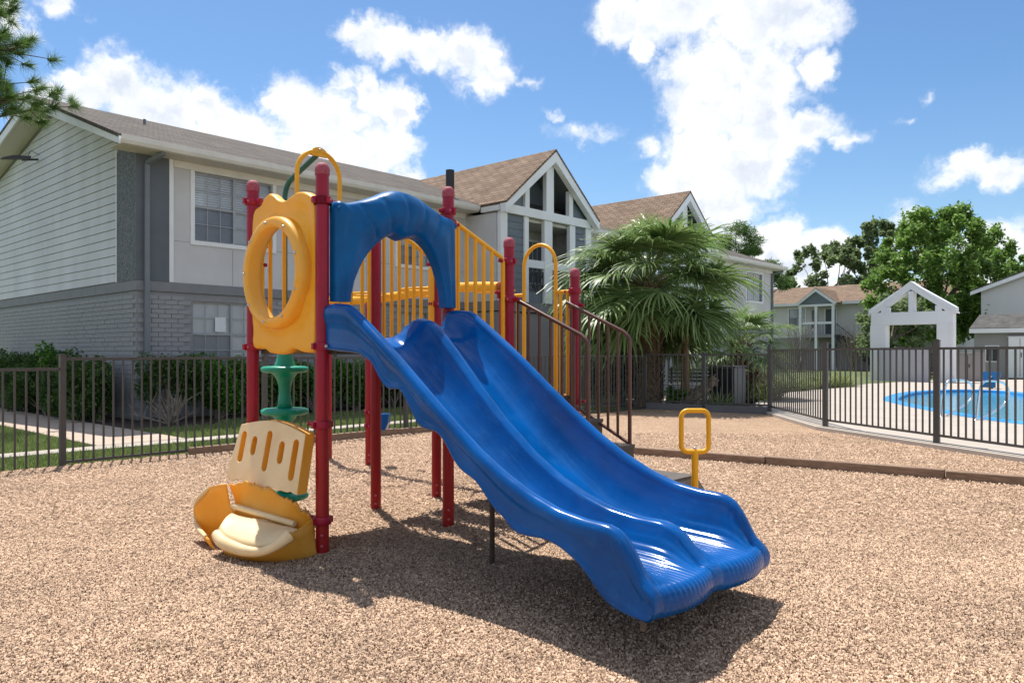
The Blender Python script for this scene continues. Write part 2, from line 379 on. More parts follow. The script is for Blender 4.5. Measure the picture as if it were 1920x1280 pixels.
def mulch_mat():
    m = bpy.data.materials.new('tan_mulch_ground'); m.use_nodes = True; t = m.node_tree; b = t.nodes['Principled BSDF']
    c = nd(t, 'ShaderNodeTexCoord')
    v = nd(t, 'ShaderNodeTexVoronoi'); v.inputs['Scale'].default_value = 75; t.links.new(c.outputs['Object'], v.inputs['Vector'])
    n1 = noise(t, c.outputs['Object'], 1.1, 6, .6); n2 = noise(t, c.outputs['Object'], 75, 3, .7); n4 = noise(t, c.outputs['Object'], 14, 5, .7)
    s = nd(t, 'ShaderNodeSeparateColor'); t.links.new(v.outputs['Color'], s.inputs[0])
    k = mth(t, 'ADD', mth(t, 'MULTIPLY', s.outputs[0], .55), mth(t, 'MULTIPLY', n2.outputs[0], .45))
    cr = nd(t, 'ShaderNodeValToRGB'); t.links.new(k, cr.inputs[0])
    e = cr.color_ramp.elements; e[0].position = .2; e[0].color = (.18, .11, .068, 1); e[1].position = .82; e[1].color = (.70, .49, .335, 1)
    x = e.new(.5); x.color = (.49, .33, .215, 1)
    dk = nd(t, 'ShaderNodeMapRange'); t.links.new(n1.outputs[0], dk.inputs[0]); dk.inputs[1].default_value = .3; dk.inputs[2].default_value = .75; dk.inputs[3].default_value = .86; dk.inputs[4].default_value = 1.12
    d4 = nd(t, 'ShaderNodeMapRange'); t.links.new(n4.outputs[0], d4.inputs[0]); d4.inputs[1].default_value = .3; d4.inputs[2].default_value = .7; d4.inputs[3].default_value = .85; d4.inputs[4].default_value = 1.12
    vm = vmt(t, 'SCALE', cr.outputs[0]); t.links.new(mth(t, 'MULTIPLY', dk.outputs[0], d4.outputs[0]), vm.inputs['Scale'])
    t.links.new(vm.outputs[0], b.inputs['Base Color']); b.inputs['Roughness'].default_value = .9; b.inputs['Specular IOR Level'].default_value = .25
    bp = nd(t, 'ShaderNodeBump'); bp.inputs['Strength'].default_value = .9; bp.inputs['Distance'].default_value = .02
    t.links.new(mth(t, 'ADD', v.outputs['Distance'], mth(t, 'MULTIPLY', n2.outputs[0], .5)), bp.inputs['Height']); t.links.new(bp.outputs[0], b.inputs['Normal'])
    return m
M['mulch'] = mulch_mat()
def shingle_mat(name, a, b_, sc):
    m = bpy.data.materials.new(name); m.use_nodes = True; t = m.node_tree; b = t.nodes['Principled BSDF']
    c = nd(t, 'ShaderNodeTexCoord')
    mp = nd(t, 'ShaderNodeMapping'); t.links.new(c.outputs['UV'], mp.inputs[0])
    br = nd(t, 'ShaderNodeTexBrick'); t.links.new(mp.outputs[0], br.inputs['Vector'])
    br.inputs['Color1'].default_value = a + (1,); br.inputs['Color2'].default_value = b_ + (1,); br.inputs['Mortar'].default_value = tuple(x * .45 for x in a) + (1,)
    br.inputs['Scale'].default_value = 1.0; br.inputs['Mortar Size'].default_value = .012; br.inputs['Bias'].default_value = 0
    br.inputs['Brick Width'].default_value = .33; br.inputs['Row Height'].default_value = .14
    n = noise(t, c.outputs['UV'], 1.3, 7, .65); n2 = noise(t, c.outputs['UV'], 40, 3, .6)
    k = nd(t, 'ShaderNodeMapRange'); t.links.new(n.outputs[0], k.inputs[0]); k.inputs[1].default_value = .3; k.inputs[2].default_value = .7; k.inputs[3].default_value = .78; k.inputs[4].default_value = 1.2
    k2 = nd(t, 'ShaderNodeMapRange'); t.links.new(n2.outputs[0], k2.inputs[0]); k2.inputs[3].default_value = .75; k2.inputs[4].default_value = 1.25
    vm = vmt(t, 'SCALE', br.outputs[0]); t.links.new(mth(t, 'MULTIPLY', k.outputs[0], k2.outputs[0]), vm.inputs['Scale'])
    t.links.new(vm.outputs[0], b.inputs['Base Color']); b.inputs['Roughness'].default_value = .92; b.inputs['Specular IOR Level'].default_value = .2
    bp = nd(t, 'ShaderNodeBump'); bp.inputs['Strength'].default_value = .8; bp.inputs['Distance'].default_value = .02
    t.links.new(mth(t, 'ADD', mth(t, 'MULTIPLY', br.outputs['Fac'], -1.0), n2.outputs[0]), bp.inputs['Height']); t.links.new(bp.outputs[0], b.inputs['Normal']); return m
M['shingle'] = shingle_mat('weathered_grey_brown_shingle', (.10, .088, .078), (.15, .13, .112), 1)
M['shingle_b'] = shingle_mat('tan_brown_shingle', (.19, .13, .09), (.27, .19, .135), 1)
def glass_mat(name, tint, k):
    m = bpy.data.materials.new(name); m.use_nodes = True; t = m.node_tree; t.nodes.remove(t.nodes['Principled BSDF']); out = t.nodes['Material Output']
    tr = nd(t, 'ShaderNodeBsdfTransparent'); tr.inputs[0].default_value = tint + (1,)
    gl = nd(t, 'ShaderNodeBsdfGlossy'); gl.inputs['Roughness'].default_value = .03; gl.inputs[0].default_value = (.9, .95, 1, 1)
    lw = nd(t, 'ShaderNodeLayerWeight'); lw.inputs[0].default_value = k
    mx = nd(t, 'ShaderNodeMixShader'); t.links.new(lw.outputs['Fresnel'], mx.inputs[0]); t.links.new(tr.outputs[0], mx.inputs[1]); t.links.new(gl.outputs[0], mx.inputs[2])
    t.links.new(mx.outputs[0], out.inputs[0]); return m
M['glass'] = glass_mat('window_glass', (.93, .95, .96), .30)
M['glass_screen'] = glass_mat('screened_window_glass', (.62, .64, .67), .26)
def water_mat():
    m = bpy.data.materials.new('pool_water'); m.use_nodes = True; t = m.node_tree; b = t.nodes['Principled BSDF']
    b.inputs['Base Color'].default_value = (.10, .38, .55, 1); b.inputs['Roughness'].default_value = .04; b.inputs['IOR'].default_value = 1.33
    c = nd(t, 'ShaderNodeTexCoord'); n = noise(t, c.outputs['Object'], 3.5, 4, .55, .4); bp = nd(t, 'ShaderNodeBump'); bp.inputs['Strength'].default_value = .25; bp.inputs['Distance'].default_value = .03
    t.links.new(n.outputs[0], bp.inputs['Height']); t.links.new(bp.outputs[0], b.inputs['Normal']); return m
M['water'] = water_mat()

# ------------------------------------------------------------------ ground
def catmull(P, n=8, closed=True):
    out = []; m = len(P)
    for i in range(m if closed else m - 1):
        a, b, c, d = (Vector(P[(i + k) % m] if closed else P[min(max(i + k, 0), m - 1)]) for k in (-1, 0, 1, 2))
        for j in range(n):
            t = j / n; out.append(.5 * ((2 * b) + (c - a) * t + (2 * a - 5 * b + 4 * c - d) * t * t + (3 * b - a - 3 * c + d) * t ** 3))
    if not closed: out.append(Vector(P[-1]))
    return out
def sheet(name, loops, z, m, skirt=0.0):
    bm = bmesh.new(); eds = []
    for lp in loops:
        vs = [bm.verts.new((q[0], q[1], z)) for q in lp]
        eds += [bm.edges.new((vs[i], vs[(i + 1) % len(vs)])) for i in range(len(vs))]
    bmesh.ops.triangle_fill(bm, edges=eds, use_beauty=True, normal=(0, 0, 1))
    for f in bm.faces:
        if f.normal.z < 0: f.normal_flip()
    if skirt:
        r = bmesh.ops.extrude_edge_only(bm, edges=eds)
        for v in r['geom']:
            if isinstance(v, bmesh.types.BMVert): v.co.z -= skirt
    me = bpy.data.meshes.new(name); bm.to_mesh(me); bm.free()
    return struct(put(name, me, m))
BA = R(47.7); BO = Vector((-7.28, 15.0, 0)); BU = Vector((math.cos(BA), math.sin(BA), 0)); BV = Vector((-math.sin(BA), math.cos(BA), 0))
def bw(x, y): q = BO + BU * x + BV * y; return (q.x, q.y)
FD = Vector((.673, .740, 0)); FP = Vector((-5.22, 8.98, 0))
def fl(t, off=0.0): q = FP + FD * t + Vector((-FD.y, FD.x, 0)) * off; return (q.x, q.y)
sheet('ground', [[(-900, -60), (900, -60), (900, 1500), (-900, 1500)], [(-3.8, 2.2), (3.8, 2.2), (3.8, 7.3), (-3.8, 7.3)]], -.03, 'lawn')
RC = fl(12.4); QC = (5.5, 16.5)
SEC2 = [(5.5, 16.5), (5.31, 13.1), (5.86, 10.67), (6.45, 8.24), (7.05, 5.8), (7.6, 3.4)]
KERB = [(5.36, 16.3), (5.14, 13.1), (5.70, 10.63), (6.29, 8.2), (6.89, 5.76), (7.5, 3.2), (8.6, -3)]
def gz(x, y):
    """relief of the mulch: scuffed hollow under the slide exit, slight unevenness"""
    e = np.clip(np.minimum(np.minimum(x + 3.9, 3.9 - x), np.minimum(y - 2.1, 7.4 - y)) / .5, 0, 1)
    h = -.115 * np.exp(-(((x - .95) / .85) ** 2 + ((y - 3.35) / .62) ** 2)) + .03 * np.exp(-(((x - 1.9) / .5) ** 2 + ((y - 3.0) / .5) ** 2))
    h = h + .010 * np.sin(x * 3.1 + 1.3 * np.sin(y * 2.3)) * np.sin(y * 2.7 + x) - .03 * np.exp(-(((x + 1.2) / .9) ** 2 + ((y - 4.6) / .4) ** 2)) * 0
    return h * e
mulch = sheet('mulch_bed', [[fl(-9, -.02), fl(12.4, -.02), (5.40, 16.45)] + KERB + [(-14, -3)], [(-3.9, 2.1), (3.9, 2.1), (3.9, 7.4), (-3.9, 7.4)]], 0.0, 'mulch')
_bm = bmesh.new(); _bm.from_mesh(mulch.data); _nx, _ny = 157, 107
_vv = [[_bm.verts.new((x, y, float(gz(x, y)))) for x in np.linspace(-3.9, 3.9, _nx)] for y in np.linspace(2.1, 7.4, _ny)]
for j in range(_ny - 1):
    for i in range(_nx - 1): _bm.faces.new((_vv[j][i], _vv[j][i + 1], _vv[j + 1][i + 1], _vv[j + 1][i])).smooth = True
_bm.to_mesh(mulch.data); _bm.free()
pool_loop = [(q.x, q.y) for q in catmull([(10.05, 20.96, 0), (12.2, 24.3, 0), (14.2, 26.1, 0), (15.7, 26.4, 0), (16.3, 25.2, 0), (15.8, 22.8, 0), (16.2, 18.5, 0), (15.2, 13.5, 0), (12.3, 11, 0), (10, 11.3, 0), (8.95, 13.4, 0), (8.83, 14.6, 0), (8.95, 16.2, 0), (9.3, 18.4, 0)], 8)]
sheet('pool_deck', [KERB + [(60, -3), (60, 40), (20, 36), (14.5, 31.5), (12.6, 28.8), (8.5, 24.3), (6.1, 19.4), (5.62, 16.75)], pool_loop], .06, 'concrete', .10)
ORI = 1 if sum(a[0] * b_[1] - b_[0] * a[1] for a, b_ in zip(pool_loop, pool_loop[1:] + pool_loop[:1])) > 0 else -1
def ring(name, loop, w, z0, z1, m):
    c = Vector((14.5, 19.5)); b = MB(); n = len(loop); rows = []
    for (r, z) in ((0.0, z0), (w, z0 + .012), (w + .03, z0 + .004), (w + .03, z1)):
        rr = []
        for i in range(n + 1):
            q = Vector(loop[i % n]); t = (Vector(loop[(i + 1) % n]) - Vector(loop[i - 1])) if i % n else (Vector(loop[1]) - Vector(loop[-1]))
            t.normalize(); nr = Vector((-t.y, t.x)) * ORI
            s = q + nr * (r - .0); rr.append((s.x, s.y, z))
        rows.append(rr)
    b.grid(rows, False); return b.build(name, m)
struct(ring('pool_coping', pool_loop, .34, .064, -.028, 'poolblue'))
inner = []
for i, q in enumerate(pool_loop):
    t = Vector(pool_loop[(i + 1) % len(pool_loop)]) - Vector(pool_loop[i - 1]); t.normalize(); nr = Vector((-t.y, t.x)) * ORI
    inner.append((q[0] + nr.x * .36, q[1] + nr.y * .36))
sheet('pool_water', [inner], -.012, 'water')
# walks on the lawn side
def slab(name, x0, x1, y0, y1, z, m, joint=None, axis='x'):
    root = None; cuts = [x0, x1] if axis == 'x' else [y0, y1]
    n = max(1, round((cuts[1] - cuts[0]) / joint)) if joint else 1
    st = (cuts[1] - cuts[0]) / n
    root = bpy.data.objects.new(name, None); COL.objects.link(root); struct(root); root.location = BO; root.rotation_euler = (0, 0, BA)
    for i in range(n):
        a = cuts[0] + i * st + .006; b = a + st - .012; mb = MB()
        if axis == 'x': mb.ext(a, b, y0, y1, -.06, z)
        else: mb.ext(x0, x1, a, b, -.06, z)
        mb.build('paving_slab', m, root)
slab('walkway', -2.1, -.85, -3.92, 9.0, .012, 'path', 1.5, 'y')
slab('footpath_strip', -9, 14, -4.36, -3.94, .01, 'kerb', 1.8, 'x')
sheet('planting_bed', [[bw(-.83, 9), bw(-.83, -1.9), bw(.3, -1.9), bw(1.2, -1.15), bw(8.6, -1.15), bw(8.6, 0), bw(0, 0), bw(0, 9)]], -.012, 'soil')
sheet('palm_bed', [[fl(12.6, .15), (5.5, 17.0), (6.1, 19.4), (8.4, 24.2), (7, 25.5), (3, 23)]], -.014, 'soil')

# loose chips on the bed, thinning out with distance
rng = np.random.default_rng(3)
def chips(n, d0, d1, L0, name):
    u = rng.random(n); d = np.sqrt(d0 * d0 + u * (d1 * d1 - d0 * d0)) if d1 / d0 < 2.5 else d0 * (d1 / d0) ** u
    X = (rng.random(n) * 2 - 1) * d * .74
    fx = (X - FP.x) * -FD.y + (d - FP.y) * FD.x
    kx = np.interp(d, [3.2, 5.76, 8.2, 10.63, 13.1], [7.5, 6.89, 6.29, 5.7, 5.14])
    ok = (fx < -.1) & (X < kx - .03); X = X[ok]; d = d[ok]; n = len(X)
    ln = L0 * (.55 + .9 * rng.random(n)); w = ln * (.28 + .3 * rng.random(n)); a = rng.random(n) * 6.283
    tilt = (rng.random(n) - .5) * .9; h = .003 + .007 * rng.random(n); z = .001 + .006 * rng.random(n)
    ca, sa = np.cos(a), np.sin(a)
    base = np.array([[-.5, -.5, 0], [.5, -.35, 0], [.5, .5, 0], [-.5, .4, 0], [-.38, 0, 1], [.36, .05, 1]])
    V = np.zeros((n, 6, 3))
    lx = base[None, :, 0] * ln[:, None]; ly = base[None, :, 1] * w[:, None]
    V[:, :, 0] = X[:, None] + lx * ca[:, None] - ly * sa[:, None]; V[:, :, 1] = d[:, None] + lx * sa[:, None] + ly * ca[:, None]
    V[:, :, 2] = z[:, None] + base[None, :, 2] * h[:, None] + lx * np.sin(tilt)[:, None] * .8 + .004 + gz(X, d)[:, None]
    T = np.array([[0, 1, 5], [0, 5, 4], [2, 3, 4], [2, 4, 5]])
    FF = (np.arange(n)[:, None, None] * 6 + T[None]).reshape(-1, 3)
    return V.reshape(-1, 3), FF
v1, f1 = chips(270000, 2.75, 5.4, .0125, 'near'); v2, f2 = chips(160000, 5.4, 12.5, .019, 'far')
o = put('mulch_chips', np_mesh('mulch_chips', np.concatenate([v1, v2]), np.concatenate([f1, f2 + len(v1)]), 'chip'))
tag(o, 'tan shredded mulch chips covering the playground bed', 'mulch', kind='stuff')

# lawn blades
def blades(n, boxes, name, hgt, m, ex=None):
    P = []
    ar = [(b[1] - b[0]) * (b[3] - b[2]) for b in boxes]; tot = sum(ar)
    for b, a in zip(boxes, ar):
        k = int(n * a / tot); q = rng.random((k, 2)); q[:, 0] = b[0] + q[:, 0] * (b[1] - b[0]); q[:, 1] = b[2] + q[:, 1] * (b[3] - b[2]); P.append(q)
    P = np.concatenate(P); n = len(P)
    X = BO.x + P[:, 0] * BU.x + P[:, 1] * BV.x; Y = BO.y + P[:, 0] * BU.y + P[:, 1] * BV.y
    a = rng.random(n) * 6.283; h = hgt * (.5 + rng.random(n)); w = .006 + .006 * rng.random(n); le = (rng.random((n, 2)) - .5) * h[:, None] * 1.3
    V = np.zeros((n, 3, 3)); V[:, 0, 0] = X - np.cos(a) * w; V[:, 0, 1] = Y - np.sin(a) * w; V[:, 1, 0] = X + np.cos(a) * w; V[:, 1, 1] = Y + np.sin(a) * w
    V[:, 2, 0] = X + le[:, 0]; V[:, 2, 1] = Y + le[:, 1]; V[:, 2, 2] = h; V[:, :2, 2] = -.03; V[:, 2, 2] -= .02
    o = put(name, np_mesh(name, V.reshape(-1, 3), np.arange(n * 3).reshape(-1, 3), m)); return tag(o, 'mown green lawn grass beyond the left fence', 'grass', kind='stuff')
blades(150000, [(-9, -2.13, -3.9, 5), (-.82, 1.2, -3.9, -1.95), (1.0, 9, -3.9, -1.2), (-9, 9, -5.5, -4.4)], 'lawn_grass', .055, 'grass')
# ------------------------------------------------------------------ the play structure (local x: down the slide, y: along the posts, z: up)
PS = thing('play_structure', 'colourful playground structure with blue double slide, red posts and yellow panels', 'playground', (-1.234, 5.031, 0), ANG)
YD, YG, YH, XB = 1.109, 1.784, 2.655, -.891
Z1, Z2 = 1.40, .92
PR = .0432
def bolt_mesh(r=.011, h=.012):
    return MB().lathe([(0, h), (r * .6, h), (r, h * .45), (r, -.004)], n=8).mesh('bolt')
BOLT = bolt_mesh(); BOLT.materials.append(M['bolt'])
BOLTR = bolt_mesh(.010, .012); BOLTR.materials.append(M['bolt_red'])
def bolt(par, loc, dirn, me=None):
    o = put('bolt', me or BOLT, None, par); o.location = loc; o.rotation_euler = Vector(dirn).to_track_quat('Z', 'Y').to_euler(); return o
CAP = MB().lathe([(PR + .004, -.035), (PR + .005, .0), (PR + .003, .012), (PR * .86, .030), (PR * .55, .043), (.0, .048)], n=20).mesh('cap'); CAP.materials.append(M['red_cap'])
BAND = MB().lathe([(PR, -.026), (PR + .011, -.026), (PR + .014, -.02), (PR + .014, .02), (PR + .011, .026), (PR, .026)], n=22).mesh('clamp')
def clamp_mesh(ang, arm):
    b = MB(); b.v = [tuple(v.co) for v in BAND.vertices]; b.f = [tuple(p.vertices) for p in BAND.polygons]; b.sm = [True] * len(b.f)
    d = Vector((math.cos(ang), math.sin(ang), 0)); n = Vector((-d.y, d.x, 0))
    b.tube([d * (PR + .004), d * (PR + arm)], .017, 10)
    b.lathe([(0, .014), (.02, .012), (.02, -.012), (0, -.014)], tuple(d * (PR + arm)), 10)
    for s in (-1, 1): b.box(n * s * (PR + .018), (.022, .03, .04), ang)
    return b.mesh('clamp')
def post(x, y, h, clamps=(), zb=-.05, low=True):
    o = MB().tube([(0, 0, zb), (0, 0, h * .5), (0, 0, h - .04)], PR, 22).build('post', 'red', PS, (x, y, 0))
    c = put('cap', CAP, None, o); c.location = (0, 0, h - .048)
    for (z, ang, arm) in clamps:
        m = clamp_mesh(R(ang), arm); k = put('clamp', m, 'red_clamp', o); k.location = (0, 0, z)
        for a2 in (ang + 62, ang - 62):
            bolt(o, (math.cos(R(a2)) * (PR + .013), math.sin(R(a2)) * (PR + .013), z), (math.cos(R(a2)), math.sin(R(a2)), 0), BOLTR)
    if low:
        for z in (.055, .125): bolt(o, (PR * math.cos(R(-38)), PR * math.sin(R(-38)), z), (math.cos(R(-38)), math.sin(R(-38)), 0), BOLTR)
    return o
# angles: 0 = down the slide, 90 = towards the stairs, 180 = to the back row, -90 = outwards at the bubble panel
post(0, 0, 2.54, [(2.29, 180, .03), (2.29, 90, .05), (1.345, 180, .03), (.835, 180, .10), (.215, 180, .10)])
post(XB, 0, 2.56, [(2.40, 0, .06), (1.95, 90, .05), (1.345, 0, .03)])
post(XB, YD, 2.55, [(2.36, 90, .05), (1.35, 90, .03)])
post(0, YD, 2.56, [(2.37, -90, .03), (2.28, 90, .05), (1.35, 90, .03)])
post(0, YG, 2.25, [(2.05, -90, .06), (1.74, 0, .05), (.86, 90, .03)])
post(XB, YG, 2.22, [(2.09, -90, .05), (1.74, -90, .03), (.86, 0, .03)])
post(0, YH, 2.07, [(1.86, 180, .06), (1.73, 0, .04), (.87, 0, .05)])
post(XB, YH, 2.02, [(1.86, 0, .06), (1.99 - .1, -90, .05)])
# decks
def deck(x0, x1, y0, y1, z, name='deck'):
    b = MB(); b.ext(x0, x1, y0, y1, z - .012, z)
    for (a0, a1, c0, c1) in ((x0, x0 + .03, y0, y1), (x1 - .03, x1, y0, y1), (x0 + .03, x1 - .03, y0, y0 + .03), (x0 + .03, x1 - .03, y1 - .03, y1)):
        b.ext(a0, a1, c0, c1, z - .085, z - .013)
    return b.build(name, 'deck', PS)
deck(XB + .02, .075, .055, YD - .05, Z1 - .022)
deck(XB + .02, -.02, YG + .045, YH - .05, Z2)
deck(XB + .02, -.02, YD + .045, YD + .30, Z1 - .17, 'step')
deck(XB + .02, -.02, YD + .34, YG - .045, Z1 - .33, 'step')
for y0 in (YD + .05, YG - .05): pass

# ---- double slide
rim = smooth_tab([(0, 1.60), (.12, 1.615), (.28, 1.60), (.5, 1.455), (.76, 1.275), (1.0, 1.093), (1.22, .932), (1.42, .796), (1.62, .684), (1.8, .603), (1.97, .548), (2.13, .525), (2.27, .518), (2.34, .49), (2.395, .41), (2.435, .335), (2.47, .285)], 5)
div = smooth_tab([(0, 1.40), (.12, 1.41), (.2, 1.48), (.33, 1.535), (.46, 1.50), (.65, 1.325), (.89, 1.09), (1.12, .887), (1.33, .727), (1.53, .608), (1.72, .525), (1.9, .47), (2.07, .448), (2.23, .445), (2.31, .415), (2.38, .34), (2.44, .285), (2.47, .272)], 5)
bed = smooth_tab([(0, 1.40), (.18, 1.395), (.32, 1.35), (.5, 1.225), (.89, .90), (1.12, .715), (1.33, .56), (1.53, .44), (1.72, .345), (1.9, .305), (2.07, .288), (2.26, .28), (2.40, .275), (2.47, .265)], 9)
low = [(0, 1.33), (.2, 1.315), (.42, 1.302), (.52, 1.25), (.60, 1.16), (.70, 1.112), (.80, 1.085), (.88, 1.0), (.98, .912), (1.08, .865), (1.20, .815), (1.28, .73), (1.36, .65), (1.44, .61), (1.52, .565), (1.60, .50), (1.70, .41), (1.80, .402), (1.90, .410), (2.0, .385), (2.1, .335), (2.17, .275), (2.24, .20), (2.31, .165), (2.39, .148), (2.47, .14)]
low = [(a, c + (.020 * math.sin((a - .47) / .29 * 2 * math.pi) * min(1, (a - .45) / .1) if .45 < a < 1.65 else 0)) for a, c in smooth_tab(low, 5)]
def slide():
    T = list(np.linspace(.03, 2.26, 74)) + list(np.linspace(2.275, 2.47, 16))
    curl = [(2.482, -.001, -.125), (2.496, -.008, -.117), (2.509, -.022, -.103), (2.517, -.041, -.084), (2.520, -.0625, -.0625), (2.517, -.084, None), (2.509, -.103, None), (2.496, -.117, None), (2.476, -.125, None)]
    Wd = 1.135; mid = Wd / 2; rr = .036; NL = 76
    rows = []; outL = []; outR = []
    def section(x, zr, zd, zb, zl, k, curlz=None):
        row = []
        rib = max(0.0, min(1.0, (x - 1.98) / .14))
        def lane(y0, y1, za, zc):
            o = []
            for i in range(NL + 1):
                q = i / NL; xi = 2 * q - 1; y = y0 + (y1 - y0) * q
                U = abs(xi) ** 3.2; z = zb + ((za if xi < 0 else zc) - zb) * U
                z += .0032 * rib * math.cos(q * 2 * math.pi * 13) * max(0, 1 - abs(xi) ** 6) - .0032 * rib
                bul = .035 * (1 - xi * xi) * k
                o.append((x + bul, y, z))
            return o
        zs = min(zr, zb + 9) ; r_ = rr
        zra = max(zr - r_, zb)
        # outer left wall, rim, lane, divider, lane, rim, outer right wall
        H = zra - zl
        L_ = []
        for j in range(9):
            q = j / 8; z = zl + H * q; ins = .016 * max(0, min(1, (.80 - q) / .12)) * max(0, min(1, (q - .03) / .1)) * min(1, H / .15)
            L_.append((x, .0 + ins, z))
        row += L_
        hh = min(r_, max(zr - zb, 0))
        for j in range(1, 9):
            a = math.pi * (1 - j / 9); row.append((x, r_ + r_ * math.cos(a), zra + hh * math.sin(a)))
        row += lane(2 * r_, mid - .045, zra, max(zd - .02, zb))
        for j in range(1, 8):
            a = math.pi * (1 - j / 8); row.append((x + .0 * k, mid + .045 * math.cos(a), max(zd - .02, zb) + min(.02, max(zd - zb, 0)) * math.sin(a)))
        row += lane(mid + .045, Wd - 2 * r_, max(zd - .02, zb), zra)
        for j in range(1, 9):
            a = math.pi * (1 - j / 9); row.append((x, Wd - r_ + r_ * math.cos(a), zra + hh * math.sin(a)))
        row += [(px_, Wd - py_, pz_) for (px_, py_, pz_) in L_[::-1]]
        return row
    for x in T:
        k = max(0.0, min(1.0, (x - 2.15) / .3)); k = k * k * (3 - 2 * k)
        rows.append(section(x, lerp_tab(x, rim), lerp_tab(x, div), lerp_tab(x, bed), lerp_tab(x, low), k))
    zb0 = lerp_tab(2.47, bed); zr0 = lerp_tab(2.47, rim)
    for i, (x, dz, dl) in enumerate(curl):
        q = (i + 1) / len(curl); zb = zb0 + dz; k2 = max(0, 1 - q * 2.0); zr = zb + (zr0 - zb0) * k2 * k2; zl = zb if dl is None else zb0 + dl
        rows.append(section(x, zr, zb + (lerp_tab(2.47, div) - zb0) * k2 * k2, zb, zl, 1))
    rows = [[(a, b + .0, c) for (a, b, c) in r] for r in rows]
    b = MB(); b.grid(rows, True); o = b.build('double_slide', 'blue', PS, (0, -.012, 0), .012)
    return o
SL = slide()
# mounting shoulders at the top of each side
for (y0, s) in ():
    b = MB(); pr = [(.035, 1.34), (.05, 1.31), (.17, 1.312), (.205, 1.345), (.205, 1.47), (.16, 1.58), (.10, 1.632), (.035, 1.636)]
    b.prism(pr, lambda q, k: (q[0], y0 + (.022 if k else -.016) * (1 if s > 0 else 1), q[1]))
    o = b.build('slide_shoulder', 'blue', SL, (0, .012, 0)); md = o.modifiers.new('b', 'BEVEL'); md.width = .008; md.segments = 2
bolt(SL, (.075, -.006, 1.345), (0, -1, 0)); bolt(SL, (.10, 1.165, 1.36), (0, 1, 0))
MB().tube([(1.0, .556, -.04), (1.0, .556, .80)], .017, 10).build('slide_leg', 'dark_steel', PS)
MB().tube([(2.245, .325, -.04), (2.245, .325, .235)], .017, 10).build('slide_leg', 'timber', PS)
MB().tube([(2.245, .80, -.04), (2.245, .80, .235)], .017, 10).build('slide_leg', 'timber', PS)

# ---- radial plates: the blue arch and the yellow bubble panel
def ray_poly(c, th, poly):
    d = (math.cos(th), math.sin(th)); best = 0
    n = len(poly)
    for i in range(n):
        (x1, y1), (x2, y2) = poly[i], poly[(i + 1) % n]; ex, ey = x2 - x1, y2 - y1
        den = d[0] * ey - d[1] * ex
        if abs(den) < 1e-9: continue
        t = ((x1 - c[0]) * ey - (y1 - c[1]) * ex) / den; u = ((x1 - c[0]) * d[1] - (y1 - c[1]) * d[0]) / den
        if t > 0 and -1e-6 <= u <= 1 + 1e-6: best = max(best, t)
    return best
def plate(c, ths, outer, inner, relief, thick, place, closed):
    """front surface with rounded rims, plus back; relief(th, rho) -> extra depth towards the front"""
    prof = [(0.0, -.0), (0.0, .55), (.012, .82), (.035, .95), (.075, 1.0)]
    NR = 22
    front = []
    for th in ths:
        ro, ri = ray_poly(c, th, outer), inner(th)
        col = []
        rh = [0, .008, .022, .05] + list(np.linspace(.09, .91, NR)) + [.95, .978, .992, 1.0]
        hs = [0, .55, .85, .97] + [1.0] * NR + [.97, .85, .55, 0]
        for q, h in zip(rh, hs):
            r = ri + (ro - ri) * q; dpt = thick * h + (relief(th, q) if .04 < q < .96 else 0)
            col.append(place(c[0] + r * math.cos(th), c[1] + r * math.sin(th), dpt))
        col.append(place(c[0] + ro * math.cos(th), c[1] + ro * math.sin(th), -.0))
        col.append(place(c[0] + (ri + ro) / 2 * math.cos(th), c[1] + (ri + ro) / 2 * math.sin(th), -.004))
        col.append(place(c[0] + ri * math.cos(th), c[1] + ri * math.sin(th), 0))
        front.append(col)
    if closed: front.append(front[0])
    b = MB(); b.grid(front, True)
    if not closed:
        for col in (front[0], front[-1]): b.add(col, [tuple(range(len(col)))])
    return b
ao = [(.048, 1.3), (.046, 2.25), (.06, 2.29), (.085, 2.30), (.105, 2.285), (.14, 2.29), (.19, 2.303), (.26, 2.322), (.32, 2.345), (.39, 2.375), (.455, 2.407), (.51, 2.427), (.571, 2.436), (.64, 2.432), (.716, 2.415), (.78, 2.392), (.841, 2.366), (.91, 2.338), (.971, 2.318), (1.03, 2.306), (1.085, 2.303), (1.10, 2.29), (1.106, 2.25), (1.118, 1.3)]
ai = [(.166, 1.3), (.168, 1.638), (.174, 1.69), (.198, 1.775), (.235, 1.85), (.28, 1.925), (.364, 2.02), (.43, 2.075), (.48, 2.105), (.515, 2.112), (.55, 2.10), (.59, 2.088), (.63, 2.098), (.67, 2.115), (.715, 2.12), (.77, 2.105), (.841, 2.055), (.885, 2.005), (.925, 1.94), (.965, 1.84), (.99, 1.76), (1.0, 1.69), (1.003, 1.638), (1.004, 1.3)]
ac = (.583, 1.637)
def arch_relief(th, q):
    d = math.degrees(th)
    w = math.exp(-((d - 90) / 34.0) ** 2); s = math.sin(math.pi * min(1, q * 1.02)) ** .7
    h = .105 * w * s
    for k in (78, 102): h -= .016 * w * math.exp(-((d - k) / 5.5) ** 2) * (1 if .22 < q < .86 else 0) * 0 
    for k in (62, 76, 90, 104, 118): h -= .014 * math.exp(-((d - k) / 1.5) ** 2) * min(1, max(0, (q - .12) / .1)) * min(1, max(0, (.97 - q) / .1))
    side = 1 - w
    h += .022 * side * math.exp(-((q - .38) / .17) ** 2)
    h += .012 * side * math.exp(-((q - .80) / .08) ** 2) * (math.sin(th * 9) * .5 + .5)
    return h
ths = [R(a) for a in np.linspace(180, 0, 150)]
b = plate(ac, ths, ao, lambda th: ray_poly(ac, th, ai), arch_relief, .075, lambda y, z, d: (.012 + d, y, z), False)
